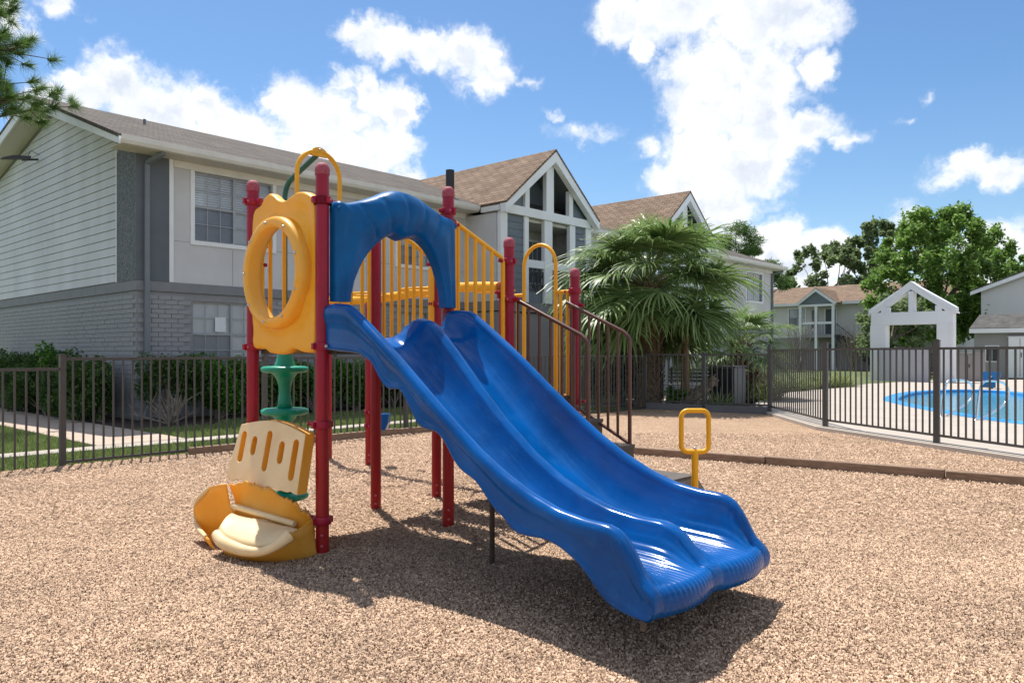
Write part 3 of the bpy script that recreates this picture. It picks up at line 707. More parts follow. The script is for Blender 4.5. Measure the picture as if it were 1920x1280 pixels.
AR = b.build('arch_panel', 'blue_arch', PS)
for (y, z) in ((.10, 2.235), (1.06, 2.245)):      # moulded knot emblems in the corners
    b = MB()
    for k in range(3):
        a = R(60 * k); b.tube([(.093, y + .032 * math.cos(a + t) * (1 + .35 * math.cos(2 * t)), z + .032 * math.sin(a + t) * .8) for t in np.linspace(0, 2 * math.pi, 22)[:-1]], .006, 6, True)
    b.build('moulded_knot', 'blue_arch', AR)
bo = [(-.042, 1.33), (-.06, 1.305), (-.12, 1.30), (-.2, 1.305), (-.27, 1.325), (-.33, 1.328), (-.39, 1.30), (-.5, 1.290), (-.61, 1.298), (-.67, 1.325), (-.73, 1.335), (-.80, 1.327), (-.845, 1.345), (-.85, 1.385), (-.835, 1.45), (-.852, 1.55), (-.855, 1.9), (-.852, 2.20), (-.842, 2.30), (-.81, 2.345), (-.76, 2.345), (-.72, 2.36), (-.68, 2.405), (-.62, 2.425), (-.565, 2.405), (-.51, 2.365), (-.45, 2.345), (-.39, 2.345), (-.33, 2.365), (-.25, 2.385), (-.18, 2.375), (-.11, 2.345), (-.06, 2.31), (-.042, 2.27)]
bc = (-.465, 1.85)
def bub_relief(th, q):
    d = math.degrees(th) % 360
    h = .012 * math.exp(-((q - .22) / .12) ** 2)
    h -= .018 * math.exp(-((d - 52) / 12.0) ** 2) * math.exp(-((q - .55) / .16) ** 2)
    h += .008 * math.exp(-((d - 140) / 14.0) ** 2) * math.exp(-((q - .5) / .2) ** 2)
    return h
b = plate(bc, [R(a) for a in np.linspace(0, 360, 121)[:-1]], bo, lambda th: .345, bub_relief, .06, lambda x, z, d: (x, .03 - d, z), True)
BP = b.build('bubble_panel', 'ypanel', PS)
b = MB().lathe([(.35, .02), (.384, -.025), (.382, -.085), (.376, -.102), (.362, -.112), (.34, -.115), (.322, -.114), (.311, -.108), (.307, -.095), (.325, -.02), (.338, .02), (.35, .02)], (bc[0], 0, bc[1]), 72, 'Y')
RG = b.build('porthole_ring', 'yring', BP)
for k in range(9):
    a = R(18 + 40 * k); bolt(RG, (bc[0] + .343 * math.cos(a), -.114, bc[1] + .343 * math.sin(a)), (0, -1, 0))

# ---- railings
def rail_panel(name, rails, bars, r=.0155, m='yellow', mb=None):
    b = mb or MB()
    for pth in rails: b.tube(pth, r * 1.15, 10)
    o = b.build(name, m, PS)
    for (p0, p1) in bars: MB().tube([p0, p1], r, 8).build('bar', m, o)
    return o
def arch_path(p0, p1, zt, n=14):
    """an inverted U in the vertical plane through p0, p1"""
    p0, p1 = Vector(p0), Vector(p1); c = (p0 + p1) / 2; r = (p1 - p0).length / 2; d = (p1 - p0).normalized(); zc = zt - r
    return [p0] + [c * 1 + d * (-r * math.cos(a)) + Vector((0, 0, zc - c.z + r * math.sin(a))) for a in np.linspace(0, math.pi, n)] + [p1]
# side rails between the two decks, sloping down
ys = np.linspace(YD + .10, YG - .11, 6)
top = lambda y: 2.30 - .43 * (y - YD - .06)
rail_panel('sloped_railing', [[(0, YD + .06, 2.30), (0, YG - .10, top(YG - .10)), (0, YG - .075, top(YG - .10) - .04), (0, YG - .075, 1.02)], [(0, YD + .07, 1.18), (0, YG - .075, 1.02)], [(0, YD + .06, 2.30), (0, YD + .055, 1.18)]],
           [((0, y, 1.10), (0, y, top(y))) for y in ys[:-1]])
ys = np.linspace(YD + .085, YG - .10, 7)
top2 = lambda y: 2.42 - .49 * (y - YD - .06)
rail_panel('sloped_railing', [[(XB, YD + .06, 2.42), (XB, YG - .09, top2(YG - .09)), (XB, YG - .06, top2(YG - .09) - .04), (XB, YG - .06, 1.02)], [(XB, YD + .06, 1.18), (XB, YG - .06, 1.02)]],
           [((XB, y, 1.12), (XB, y, top2(y))) for y in ys[:-1]])
MB().bar((XB, YG - .062, 1.02), (XB, YG - .062, 2.05), .032, .05).build('flat_post_strip', 'yellow', PS)
# climber entry (back of the high deck) and far side of the low deck: bars with an arched opening
ap = arch_path((XB, .364, Z1 + .02), (XB, .751, Z1 + .02), 2.875, 18)
o = rail_panel('arched_entry', [ap, [(XB, .05, 2.34), (XB, .364, 2.34)], [(XB, .751, 2.34), (XB, 1.06, 2.34)], [(XB, .05, Z1 + .05), (XB, .36, Z1 + .05)], [(XB, .75, Z1 + .05), (XB, 1.06, Z1 + .05)]],
           [((XB, y, Z1 + .05), (XB, y, 2.34)) for y in (.075, .14, .255, .859, .969, 1.04)])
b = MB(); pl = [(math.cos(a) * .075, math.sin(a) * .055) for a in np.linspace(-.25, math.pi + .25, 15)]
b.prism([(x + .557, z + 2.85) for x, z in pl], lambda q, k: (XB + (.012 if k else -.012), q[0], q[1])); b.build('crown_plate', 'yellow', o)
bolt(o, (XB + .012, .557, 2.885), (1, 0, 0)); bolt(o, (XB - .012, .557, 2.885), (-1, 0, 0))
ap = arch_path((-.616, YH, Z2 - .01), (-.225, YH, Z2 - .01), 2.315, 18)
rail_panel('arched_entry', [ap, [(-.84, YH, 1.855), (-.616, YH, 1.855)], [(-.225, YH, 1.86), (-.06, YH, 1.86)], [(-.84, YH, Z2 - .01), (-.616, YH, Z2 - .01)], [(-.24, YH, Z2 - .01), (-.09, YH, Z2 - .01)]],
           [((x, YH, Z2 - .01), (x, YH, 1.855)) for x in (-.80, -.70, -.165, -.085)])
# ---- green totem climber on its bent pole
gx, gy = -1.30, .505
pole = [(gx, gy, -.05), (gx, gy, 2.55)] + [(gx + .14 - .14 * math.cos(a), gy + (.02) * (1 - math.cos(a)), 2.55 + .17 * math.sin(a)) for a in np.linspace(.15, 1.25, 8)] + [(XB, .557, 2.86)]
GC = MB().tube(pole, .021, 12).build('totem_climber', 'green_pole', PS)
seg = [(.024, .0), (.06, .03), (.052, .09), (.046, .14), (.05, .20), (.066, .26), (.10, .305), (.165, .312), (.185, .322), (.19, .338), (.185, .354), (.165, .362), (.085, .366), (.024, .368)]
for k in range(4):
    z0 = .83 - .338 + (1 - k) * .342 if False else 1.17 - .338 - k * .342
    prof = [(r, h) for r, h in seg if z0 + h > -.05] if k == 3 else seg
    MB().lathe([(r, h + z0) for r, h in prof], (gx, gy, 0), 32).build('climbing_disc', 'green', GC)
MB().lathe([(.085, 1.196), (.066, 1.25), (.05, 1.32), (.046, 1.42), (.04, 1.46), (.022, 1.47)], (gx, gy, 0), 24).build('sleeve', 'green', GC)

# ---- stairs with brown handrails
y0, y1 = YG + .055, YH - .055
ST = bpy.data.objects.new('stairs', None); COL.objects.link(ST); ST.parent = PS
for (x0, x1, z) in ((.03, .335, .735), (.335, .66, .54), (.66, 1.235, .345)):
    b = MB(); b.ext(x0 + .002, x1 + .02, y0, y1, z - .03, z); b.ext(x1 - .012, x1 + .012, y0 + .004, y1 - .004, z - .23, z - .03)
    for yy in (y0 + .002, y1 - .02): b.ext(x0 + .004, x1 - .013, yy, yy + .018, z - .23 if z > .4 else -.02, z - .031)
    b.build('tread', 'deck', ST)
b = MB(); b.prism([(1.252, .34), (1.52, -.02), (1.252, -.02)], lambda q, k: (q[0], y1 - .003 if k else y0 + .003, q[1])); b.build('skirt', 'deck', ST)
def handrail(y, x_end, nb):
    zt = lambda x: 1.75 - .455 * x; zl = lambda x: .87 - .50 * x
    pth = [(-.02, y, 1.755), (x_end - .06, y, zt(x_end - .06)), (x_end - .025, y, zt(x_end) - .005), (x_end - .004, y, zt(x_end) - .03), (x_end, y, zt(x_end) - .07), (x_end, y, .33)]
    b = MB().tube(pth, .0165, 12); b.tube([(.0, y, zl(0) + .015), (.06, y, zl(.06)), (x_end, y, zl(x_end))], .0145, 10)
    o = b.build('handrail', 'brown', PS)
    for k in range(nb):
        x = .03 + (x_end - .05) * k / nb; MB().tube([(x, y, zl(x)), (x, y, zt(x))], .0125, 8).build('baluster', 'brown', o)
handrail(YG + .075, .75, 6)
handrail(YH - .095, .655, 6)
# ---- transfer handle: rounded loop on a short post
hx, hy_ = 1.315, 2.47
b = MB().tube([(hx, hy_, -.05), (hx, hy_, .548)], .026, 14)
lp = []
w_, h_, rc = .105, .158, .05
for (cxx, czz, a0) in ((w_ - rc, h_ - rc, 0), (-(w_ - rc), h_ - rc, 90), (-(w_ - rc), -(h_ - rc), 180), (w_ - rc, -(h_ - rc), 270)):
    for a in np.linspace(a0, a0 + 90, 6): lp.append((cxx + rc * math.cos(R(a)), czz + rc * math.sin(R(a))))
HN = b.build('transfer_handle_post', 'yellow', PS)
rot = R(42.74)
MB().tube([(hx + q[0] * math.cos(rot), hy_ + q[0] * math.sin(rot), .70 + q[1]) for q in lp], .019, 12, True).build('loop_grip', 'yellow', HN)
bolt(HN, (hx, hy_, .568), (0, 0, 1))

# ---- overhead loop ladder behind
M_in = Matrix.Rotation(-ANG, 3, 'Z')
def loc(x, y, z): q = M_in @ (Vector((x, y, z)) - Vector((-1.234, 5.031, 0))); return q
pJ = Vector((XB, YH, 1.95)); pF = loc(-1.66, 8.98, 1.95); dirL = (pF - pJ).normalized(); pE = pJ + dirL * 3.05
n_ = Vector((-dirL.y, dirL.x, 0))
OL = MB().tube([pJ + dirL * .06 + n_ * .0] + [pJ + dirL * t + Vector((0, 0, .03 * math.sin(t * 2.2))) for t in np.linspace(.2, 3.0, 14)], .05, 14).build('overhead_ladder', 'yellow', PS)
for k in range(6):
    c = pJ + dirL * (.42 + .45 * k); s = 1 if k % 2 else -1
    MB().tube([c + dirL * (.2 * math.cos(a) + .06 * math.sin(2 * a)) + n_ * s * (.24 + .24 * math.sin(a)) + Vector((0, 0, .0)) for a in np.linspace(-math.pi * .5, 1.5 * math.pi, 25)[:-1]], .013, 8, True).build('loop_rung', 'yellow', OL)
post(pF.x, pF.y, 1.90, [(.62, 20, .04), (.46, 20, .04)])
pI = pJ + dirL * 2.9
post(pI.x, pI.y, 1.90)
b = MB(); q = loc(-1.47, 8.95, 0)
b.prism([(-.05, .60), (.055, .60), (.05, .50), (.02, .42), (-.045, .42)], lambda p_, k: (q.x + .74 * p_[0] + (.10 if k else -.10) * .68, q.y + .68 * p_[0] - (.10 if k else -.10) * .74, p_[1])); b.build('foot_step', 'blue', PS)

# ---- broken climbing wall below the bubble panel
def bool_cut(ob, cutter):
    md = ob.modifiers.new('cut', 'BOOLEAN'); md.operation = 'DIFFERENCE'; md.object = cutter; md.solver = 'EXACT'
    dg = bpy.context.evaluated_depsgraph_get(); me = bpy.data.meshes.new_from_object(ob.evaluated_get(dg)); ob.modifiers.clear(); old = ob.data; ob.data = me
    bpy.data.objects.remove(cutter); return ob
random.seed(11)
def wall_pt(x, t, d):      # t: 0 bottom .. 1 top, d: thickness towards the viewer
    yb = -.11 * (1 - t) - .01 * t; return (x * (1.04 - .02 * t) - .01 * t + .03 * (1 - t), yb - d, .42 + .41 * t)
out = []
for i in range(15):        # arched top
    q = i / 14; x = -.86 + .82 * q; out.append((x, .90 + .12 * math.sin(math.pi * q) - (.0 if q < .5 else .06 * (q - .5))))
for i in range(24):        # torn lower edge
    q = i / 23; x = -.03 - .90 * q; out.append((x, -.04 + .03 * q + random.uniform(-.028, .028)))
b = MB(); b.prism(out, lambda p_, k: wall_pt(p_[0], p_[1], .075 if k == 0 else 0.0))
CW = b.build('climbing_wall', 'cream', PS)
c = MB()
for (x, t0, t1) in ((-.79, .27, .80), (-.64, .42, .74), (-.46, .20, .86), (-.29, .36, .72), (-.13, .14, .78)):
    r = .032; pts = [(x + r * math.cos(a), t1 - .075 + r * 2.2 * math.sin(a)) for a in np.linspace(0, math.pi, 9)] + [(x + r * math.cos(a), t0 + .075 + r * 2.2 * math.sin(a)) for a in np.linspace(math.pi, 2 * math.pi, 9)]
    c.prism(pts, lambda p_, k: wall_pt(p_[0], p_[1], .12 if k == 0 else .022))
CW.data.materials.append(M['ybroken'])
cut = c.build('cutter', 'ybroken'); cut.parent = PS
bpy.context.view_layer.update()
bool_cut(CW, cut)
CW.data.materials.clear(); CW.data.materials.append(M['cream']); CW.data.materials.append(M['ybroken'])
nfront = Vector((0, -.90, -.43)).normalized()
for p_ in CW.data.polygons:
    fr = abs(p_.normal.y) > .8
    cc = p_.center; t = (cc.z - .42) / .41; dd = (-.11 * (1 - t) - .01 * t) - cc.y
    p_.material_index = 0 if (fr and dd > .06) else 1
md = CW.modifiers.new('b', 'BEVEL'); md.width = .008; md.segments = 2; md.limit_method = 'ANGLE'
# lower scoop: torn back sheet, left lobe, front lip, floor
def sheet3(name, rows, m, par, th=.012):
    b = MB(); b.grid(rows, True); return b.build(name, m, par, None, th)
def curve(pts, n): return [tuple(v) for v in catmull(pts, n, False)]
top_e = curve([(-.66, -.30, .42), (-.5, -.24, .43), (-.346, -.20, .40), (-.2, -.17, .37), (-.084, -.15, .33), (-.01, -.10, .26)], 6)
bot_e = curve([(-.60, -.29, .22), (-.48, -.27, .21), (-.36, -.24, .21), (-.22, -.19, .19), (-.10, -.12, .16), (.0, -.06, .10)], 6)
jag = [random.uniform(-.018, .018) for _ in top_e]
def loft(A_, B_, qs, fn=lambda q: (0, 0, 0)): return [[tuple(a[k] + (c_[k] - a[k]) * q + fn(q)[k] for k in range(3)) for a, c_ in zip(A_, B_)] for q in qs]
SC = sheet3('scoop', loft([(a[0], a[1], a[2] + j) for a, j in zip(top_e, jag)], bot_e, np.linspace(0, 1, 8), lambda q: (0, .02 * math.sin(3.1 * q), 0)), 'ybroken', PS)
# left lobe: cupped sheet standing outwards
rim_l = curve([(-.60, -.35, .425), (-.72, -.39, .40), (-.82, -.40, .345), (-.90, -.42, .27), (-.925, -.42, .20), (-.87, -.43, .125), (-.70, -.47, .10), (-.55, -.50, .09)], 6)
base_l = curve([(-.55, -.30, .22), (-.58, -.31, .17), (-.62, -.31, .12), (-.66, -.32, .07), (-.67, -.34, .03), (-.62, -.36, .01), (-.55, -.38, .0), (-.46, -.40, .0)], 6)
sheet3('scoop_lobe', loft(rim_l, base_l, np.linspace(0, 1, 9), lambda q: (-.02 * math.sin(math.pi * q), 0, -.045 * math.sin(math.pi * q))), 'ybroken', SC)
MB().tube(rim_l[8:40], [.012 + .006 * math.sin(i * .3) for i in range(len(rim_l[8:40]))], 8).build('pale_rim', 'cream', SC)
# front bowl
rim_f = curve([(-.42, -.50, .165), (-.33, -.51, .135), (-.22, -.50, .118), (-.10, -.475, .108), (0.0, -.43, .112), (.06, -.38, .14), (.09, -.33, .175), (.10, -.29, .205)], 5)
base_f = curve([(-.50, -.36, .0), (-.42, -.42, -.02), (-.316, -.43, -.02), (-.2, -.40, -.02), (-.10, -.35, -.02), (-.02, -.28, -.02), (.02, -.18, -.02), (.03, -.07, -.02)], 5)
sheet3('scoop_bowl', loft(rim_f, base_f, np.linspace(0, 1, 9), lambda q: (0, -.025 * math.sin(math.pi * q), 0)), 'ybroken', SC)
bot_i = [bot_e[round(i * (len(bot_e) - 1) / (len(rim_f) - 1))] for i in range(len(rim_f))]
sheet3('scoop_floor', loft(rim_f, bot_i, np.linspace(.04, .92, 8), lambda q: (0, 0, .03 * math.sin(math.pi * q))), 'cream', SC)
MB().tube([(a[0], a[1] - .008, a[2] - .02) for a in rim_f], [.034 + .006 * math.sin(i * .21) for i in range(len(rim_f))], 12).build('pale_lip', 'cream', SC)
rg = curve([(.095, -.30, .20), (.06, -.18, .21), (.0, -.08, .24)], 5); rb = curve([(.02, -.22, -.02), (.03, -.14, -.02), (.03, -.06, -.02)], 5)
sheet3('scoop_cheek', loft(rg, rb, np.linspace(0, 1, 5)), 'ybroken', SC)
MB().tube([(-.60, -.31, .275), (-.07, -.16, .205)], .02, 12).build('support_rod', 'cream', SC)
# ------------------------------------------------------------------ fences
PK = MB().box((0, 0, .5), (.019, .019, 1.0)).mesh('picket'); PK.materials.append(M['fence'])
def fence(pts, label, top, bot, group, post_ts=None, sp=.112, post_h=.05, base=0.0, zoff=0.0, postw=.062, bottom_rail=True):
    p0 = Vector((pts[0][0], pts[0][1], base)); root = thing('metal_fence', label, 'fence', p0, 0, group)
    for (a, b_) in zip(pts, pts[1:]):
        a = Vector((a[0], a[1], base)) - p0; b2 = Vector((b_[0], b_[1], base)) - p0; d = b2 - a; L_ = d.length; u = d / L_; rz = math.atan2(u.y, u.x)
        MB().bar(a + Vector((0, 0, top)), b2 + Vector((0, 0, top)), .034, .034).build('top_rail', 'fence', root)
        if bottom_rail: MB().bar(a + Vector((0, 0, bot)), b2 + Vector((0, 0, bot)), .032, .032).build('bottom_rail', 'fence', root)
        k = int(L_ / sp)
        for i in range(1, k):
            o = put('picket', PK, None, root, a + u * (i * L_ / k) + Vector((0, 0, (bot if bottom_rail else -.02) + (.0 if bottom_rail else 0)))); o.rotation_euler = (0, 0, rz); o.scale = (1, 1, top - (bot if bottom_rail else -.02) - .015)
    return root
def fence_post(root, at, h, w=.062, z0=-.05):
    p = Vector((at[0], at[1], root.location.z)) - root.location
    b = MB().box((0, 0, (h + z0) / 2), (w, w, h - z0)); b.box((0, 0, h + .006), (w + .012, w + .012, .012)); b.box((0, 0, h + .018), (w * .6, w * .6, .012))
    o = b.build('post', 'fence', root, p); o.rotation_euler = (0, 0, math.atan2(FD.y, FD.x)); return o
f1 = fence([fl(0), fl(2.58), fl(5.15), fl(7.73), fl(10.1), RC], 'dark metal picket fence between the lawn and the left side of the playground', 1.235, .035, 'playground fences')
for t in (0, 2.58, 5.15, 7.73, 10.1, 12.4): fence_post(f1, fl(t), 1.27)
f2 = fence([fl(-3.2), fl(-.03)], 'lower fence section at the left edge of the picture without bottom rail', 1.115, .02, 'playground fences', bottom_rail=False)
fence_post(f2, fl(-3.2), 1.15)
f3 = fence([RC, QC], 'short fence run on a grey base board between the palms and the playground', 1.27, .19, 'playground fences', base=.0)
fence_post(f3, (4.3, 17.33), 1.30)
b = MB(); a = Vector((RC[0], RC[1], 0)) - f3.location; c = Vector((QC[0], QC[1], 0)) - f3.location; b.bar(a + Vector((0, 0, .065)), c + Vector((0, 0, .065)), .05, .17); b.build('base_board', 'bin_side', f3)
f4 = fence(SEC2, 'fence on the concrete kerb in front of the swimming pool', 1.305, .11, 'playground fences', base=.06, sp=.125)
for q in SEC2: fence_post(f4, q, 1.41, .075, 0.0)
struct(sheet('kerb_strip', [[(5.44, 16.35), (5.24, 13.1), (5.79, 10.65), (6.38, 8.22), (6.98, 5.78), (7.55, 3.3), (7.72, 3.3), (7.12, 5.82), (6.52, 8.26), (5.93, 10.69), (5.38, 13.1), (5.6, 16.4)]], .066, 'kerb'))
# edging timbers
def timber(label, a, b_, h=.12, w=.11, n=4):
    a, b_ = Vector((a[0], a[1], 0)), Vector((b_[0], b_[1], 0)); d = b_ - a; L_ = d.length; root = thing('edging_timber', label, 'edging', a, math.atan2(d.y, d.x))
    for i in range(n):
        x0 = L_ * i / n + .006; x1 = L_ * (i + 1) / n - .006; s = MB(); dz = random.uniform(-.012, .010)
        s.bbox(((x0 + x1) / 2, random.uniform(-.012, .012), h / 2 - .03 + dz), (x1 - x0, w, h + .06), .010); s.build('timber', 'timber', root)
    return root
timber('brown edging timber crossing the mulch behind the slide', (1.45, 10.05), (6.0, 6.97), .10, .11, 3)
timber('brown edging timber at the foot of the left fence', fl(1.4, -.22), fl(9.8, -.22), .10, .09, 5)

# ------------------------------------------------------------------ main apartment building (local x along the front, y into the building)
AB = thing('apartment_building', 'long two-storey grey apartment building with white trim and gabled bays behind the playground', 'building', BO, BA)
def uv_poly(name, poly, uax, m, parent, thick=.06):
    P = [Vector(q) for q in poly]; n = (P[1] - P[0]).cross(P[2] - P[0]).normalized()
    if n.z < 0: P.reverse(); n = -n
    u = Vector(uax).normalized(); v = n.cross(u); k = len(P)
    me = bpy.data.meshes.new(name); me.from_pydata(P + [q - n * thick for q in P], [], [tuple(range(k)), tuple(range(2 * k - 1, k - 1, -1))] + [(i, i + k, (i + 1) % k + k, (i + 1) % k) for i in range(k)])
    ul = me.uv_layers.new(name='UVMap')
    for lp in me.loops:
        q = me.vertices[lp.vertex_index].co; ul.data[lp.index].uv = (q.dot(u), q.dot(v))
    return put(name, me, m, parent)
def holed(mb, x0, x1, z0, z1, holes, y0, y1):
    xs = sorted({x0, x1, *[h[0] for h in holes], *[h[1] for h in holes]}); zs = sorted({z0, z1, *[h[2] for h in holes], *[h[3] for h in holes]})
    for a, b_ in zip(xs, xs[1:]):
        st = None
        for c, d in zip(zs, zs[1:]):
            cx_, cz_ = (a + b_) / 2, (c + d) / 2; solid = not any(h[0] < cx_ < h[1] and h[2] < cz_ < h[3] for h in holes)
            if solid and st is None: st = c
            if not solid and st is not None: mb.ext(a, b_, y0, y1, st, c); st = None
        if st is not None: mb.ext(a, b_, y0, y1, st, z1)
    return mb
def window(parent, x0, x1, z0, z1, y=0.0, cols=(3, 3), rows=2, trim=True, flip=1, dark_low=True):
    """x0..z1 is the opening; y the wall face; builds trim, sashes with muntin grid, panes and blind"""
    b = MB(); t = .085
    if trim:
        for (a0, a1, c0, c1) in ((x0 - t, x0, z0 - t, z1 + t), (x1, x1 + t, z0 - t, z1 + t), (x0, x1, z1, z1 + t), (x0, x1, z0 - t, z0)): b.ext(a0, a1, y - .028 * flip, y + .03 * flip, c0, c1) if flip > 0 else b.ext(a0, a1, y - .03, y + .028, c0, c1)
    else:
        b.ext(x0 - .02, x1 + .02, y - .05, y + .02, z0 - .05, z0 - .003)
    w = b.build('window', 'white' if trim else 'ledge', parent)
    n = len(cols); zm = (z0 + z1) / 2; xs = np.linspace(x0, x1, n + 1)
    fb = MB()
    for i in range(n + 1): fb.ext(xs[i] - (.0 if i == 0 else .022), xs[i] + (.022 if i < n else 0), y + .03, y + .06, z0, z1)
    for (c0, c1) in ((z0, z0 + .03), (zm - .018, zm + .018), (z1 - .03, z1)):
        for i in range(n): fb.ext(xs[i] + .023, xs[i + 1] - .023, y + .031, y + .059, c0, c1)
    fb.build('sash', 'frame', w)
    for i in range(n):
        for s, (c0, c1) in enumerate(((z0 + .03, zm - .018), (zm + .018, z1 - .03))):
            a0, a1 = xs[i] + .024, xs[i + 1] - .024; mb = MB()
            for k in range(1, cols[i]): xx = a0 + (a1 - a0) * k / cols[i]; mb.ext(xx - .007, xx + .007, y + .040, y + .052, c0, c1)
            for k in range(1, rows): zz = c0 + (c1 - c0) * k / rows; mb.ext(a0, a1, y + .0385, y + .0535, zz - .007, zz + .007)
            if mb.v: mb.build('muntin', 'frame', w)
            for k in range(cols[i]):
                for r_ in range(rows):
                    g = MB(); p0 = a0 + (a1 - a0) * k / cols[i]; p1 = a0 + (a1 - a0) * (k + 1) / cols[i]; q0 = c0 + (c1 - c0) * r_ / rows; q1 = c0 + (c1 - c0) * (r_ + 1) / rows
                    g.add([(p0, y + .046, q0), (p1, y + .046, q0), (p1, y + .046, q1), (p0, y + .046, q1)], [(0, 1, 2, 3)])
                    g.build('pane', 'glass_screen' if (s == 0 and i == 0 and dark_low) else 'glass', w)
    bl = MB(); nb = int((z1 - z0) / .05)
    for k in range(nb):
        zz = z0 + (z1 - z0) * k / nb; bl.add([(x0, y + .10, zz), (x1, y + .10, zz), (x1, y + .118, zz + .05), (x0, y + .118, zz + .05)], [(0, 1, 2, 3)])
    bl.build('blind', 'blind', w)
    return w
def boards(parent, x0, x1, z0, z1, y, sp, m, axis='x', clip=None):
    n = int(round((z1 - z0) / sp)); sp = (z1 - z0) / n
    for i in range(n):
        a, c = z0 + i * sp, z0 + (i + 1) * sp; l0, l1 = (x0, x1)
        if clip: 
            r = clip(a, c)
            if r is None: continue
            l0, l1, l0t, l1t = r
        else: l0t, l1t = l0, l1
        pts = [(l0, y - .028, a + .012), (l1, y - .028, a + .012), (l1t, y - .018, c), (l0t, y - .018, c), (l0, y, a + .012), (l1, y, a + .012), (l1t, y, c), (l0t, y, c)]
        if axis == 'y': pts = [(q[1], q[0], q[2]) for q in pts]
        MB().add(pts, [(0, 1, 2, 3), (4, 7, 6, 5), (0, 4, 5, 1), (1, 5, 6, 2), (2, 6, 7, 3), (3, 7, 4, 0)]).build('siding_board', m, parent)
EZ, RY, RZ, SLP = 5.30, 4.75, 7.17, (7.17 - 5.30) / 5.25
LSL = .21
WF = [(1.145, 2.915, 3.605, 5.025), (6.47, 7.52, 3.585, 4.60), (26.35, 27.95, 3.66, 4.92)]
WG = [(1.12, 2.85, 1.02, 2.37), (6.47, 7.52, 1.05, 2.37)]
b = MB(); holed(b, .70, 29.0, 2.72, 5.19, WF, 0, .2); UW = b.build('cladding', 'panel_wall', AB)
for x in (.73, 3.9, 5.1, 6.3, 8.1): pass
b = MB()
for (x0, x1, z) in ((.73, 1.05, 3.56), (3.02, 6.36, 3.56), (7.62, 8.8, 3.56)): b.ext(x0, x1, -.003, .002, z - .004, z + .004)
for x in (1.98, 4.3, 5.5): b.ext(x - .004, x + .004, -.003, .002, 2.73, 3.48 if x < 3 else 5.1)
b.build('panel_joint', 'ledge', UW)
b = MB(); holed(b, 0.012, 29.0, 0, 2.52, WG, .012, .2); LW = b.build('brick_backing', 'mortar', AB)
b = MB(); b.ext(.012, .2, .2, 9.8, 0, 2.52); b.build('brick_backing', 'mortar', AB)
b = MB(); b.ext(-.022, 29.02, -.03, .19, 2.525, 2.715); b.ext(-.022, .19, .195, 9.82, 2.525, 2.715); b.build('ledge', 'ledge', AB)
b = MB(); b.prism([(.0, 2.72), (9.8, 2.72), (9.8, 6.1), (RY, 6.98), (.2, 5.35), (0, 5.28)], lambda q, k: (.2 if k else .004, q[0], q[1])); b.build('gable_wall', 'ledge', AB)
b = MB(); b.ext(.2, 29, 9.6, 9.8, 0, 6.0); b.ext(28.8, 29, .2, 9.6, 0, 5.3); b.build('wall', 'wall_far', AB)
# painted bricks round the near corner, course by course
CH, BL = .0925, .262
BR = MB().bbox((0, 0, 0), (BL - .008, .03, CH - .009), .004).mesh('brick'); BR.materials.append(M['brick'])
cand = []
for side in (0, 1):
    for i in range(27):
        z = .05 + CH * (i + .5)
        if z > 2.49: continue
        for j in range(40):
            s = (j + .5 + (.5 if i % 2 else 0)) * BL + .02
            if side == 0:
                if s + BL / 2 > 8.75 or any(h[0] - BL / 2 - .0 < s < h[1] + BL / 2 and h[2] - .06 < z < h[3] + .05 for h in WG): continue
                cand.append((s, .006, z, 0))
            else:
                if s > 9.7: continue
                cand.append((.006, s, z, 1))
cand.sort(key=lambda q: (0 if q[2] > 1.25 else 50) + (q[1] if q[3] else q[0]))
for q in cand[:300]:
    o = put('brick', BR, None, AB, (q[0] + random.uniform(-.003, .003), q[1], q[2])); o.location.y += random.uniform(-.003, .003) if not q[3] else 0; o.location.x += random.uniform(-.003, .003) if q[3] else 0
    o.rotation_euler = (0, 0, R(90) if q[3] else 0)
b = MB(); c8 = [(-1, -1), (1, -1), (1, 1), (-1, 1)]
for q in cand[300:]:
    if q[3]: b.ext(q[0] - .013, q[0] + .013, q[1] - BL / 2 + .004, q[1] + BL / 2 - .004, q[2] - CH / 2 + .0045, q[2] + CH / 2 - .0045)
    else: b.ext(q[0] - BL / 2 + .004, q[0] + BL / 2 - .004, q[1] - .013, q[1] + .013, q[2] - CH / 2 + .0045, q[2] + CH / 2 - .0045)
b.build('brickwork', 'brick', AB)['kind'] = 'stuff'
# slate corner panels, white trims, downspout
b = MB(); b.ext(-.025, .003, .0, .905, 2.72, 5.33); b.build('worn_corner_panel', 'dark_worn', AB)['label'] = 'blistered slate panel at the gable corner'
b = MB(); b.ext(-.025, .62, -.025, -.001, 2.72, 5.19); b.build('corner_panel', 'dark_panel', AB)
b = MB(); b.ext(.62, .705, -.035, .0, 2.72, 5.19); b.build('corner_trim', 'white', AB)
b = MB(); b.ext(-.034, .0, .905, .945, 2.72, 5.50); b.build('corner_trim', 'white', AB)
b = MB(); b.ext(.12, .21, -.105, -.03, .05, 5.0); b.add([], []); b.bar((.165, -.07, 5.0), (.30, -.50, 5.14), .08, .07); b.build('downspout', 'spout', AB)
# gable siding
def gclip(a, c):
    def rng_(z):
        zr = z + .16
        r0 = max(.945, (zr - 5.42) / SLP) if zr > 5.42 else .945
        l1 = 9.8 if zr < 6.05 else RY + (7.0 - zr) / LSL
        return r0, min(9.8, l1)
    r0, l0 = rng_(a); r1, l1 = rng_(c)
    if l1 - r1 < .05: return None
    return (r0, l0, r1, l1)
boards(AB, 0, 0, 2.73, 6.85, 0.0, .182, 'siding', 'y', gclip)
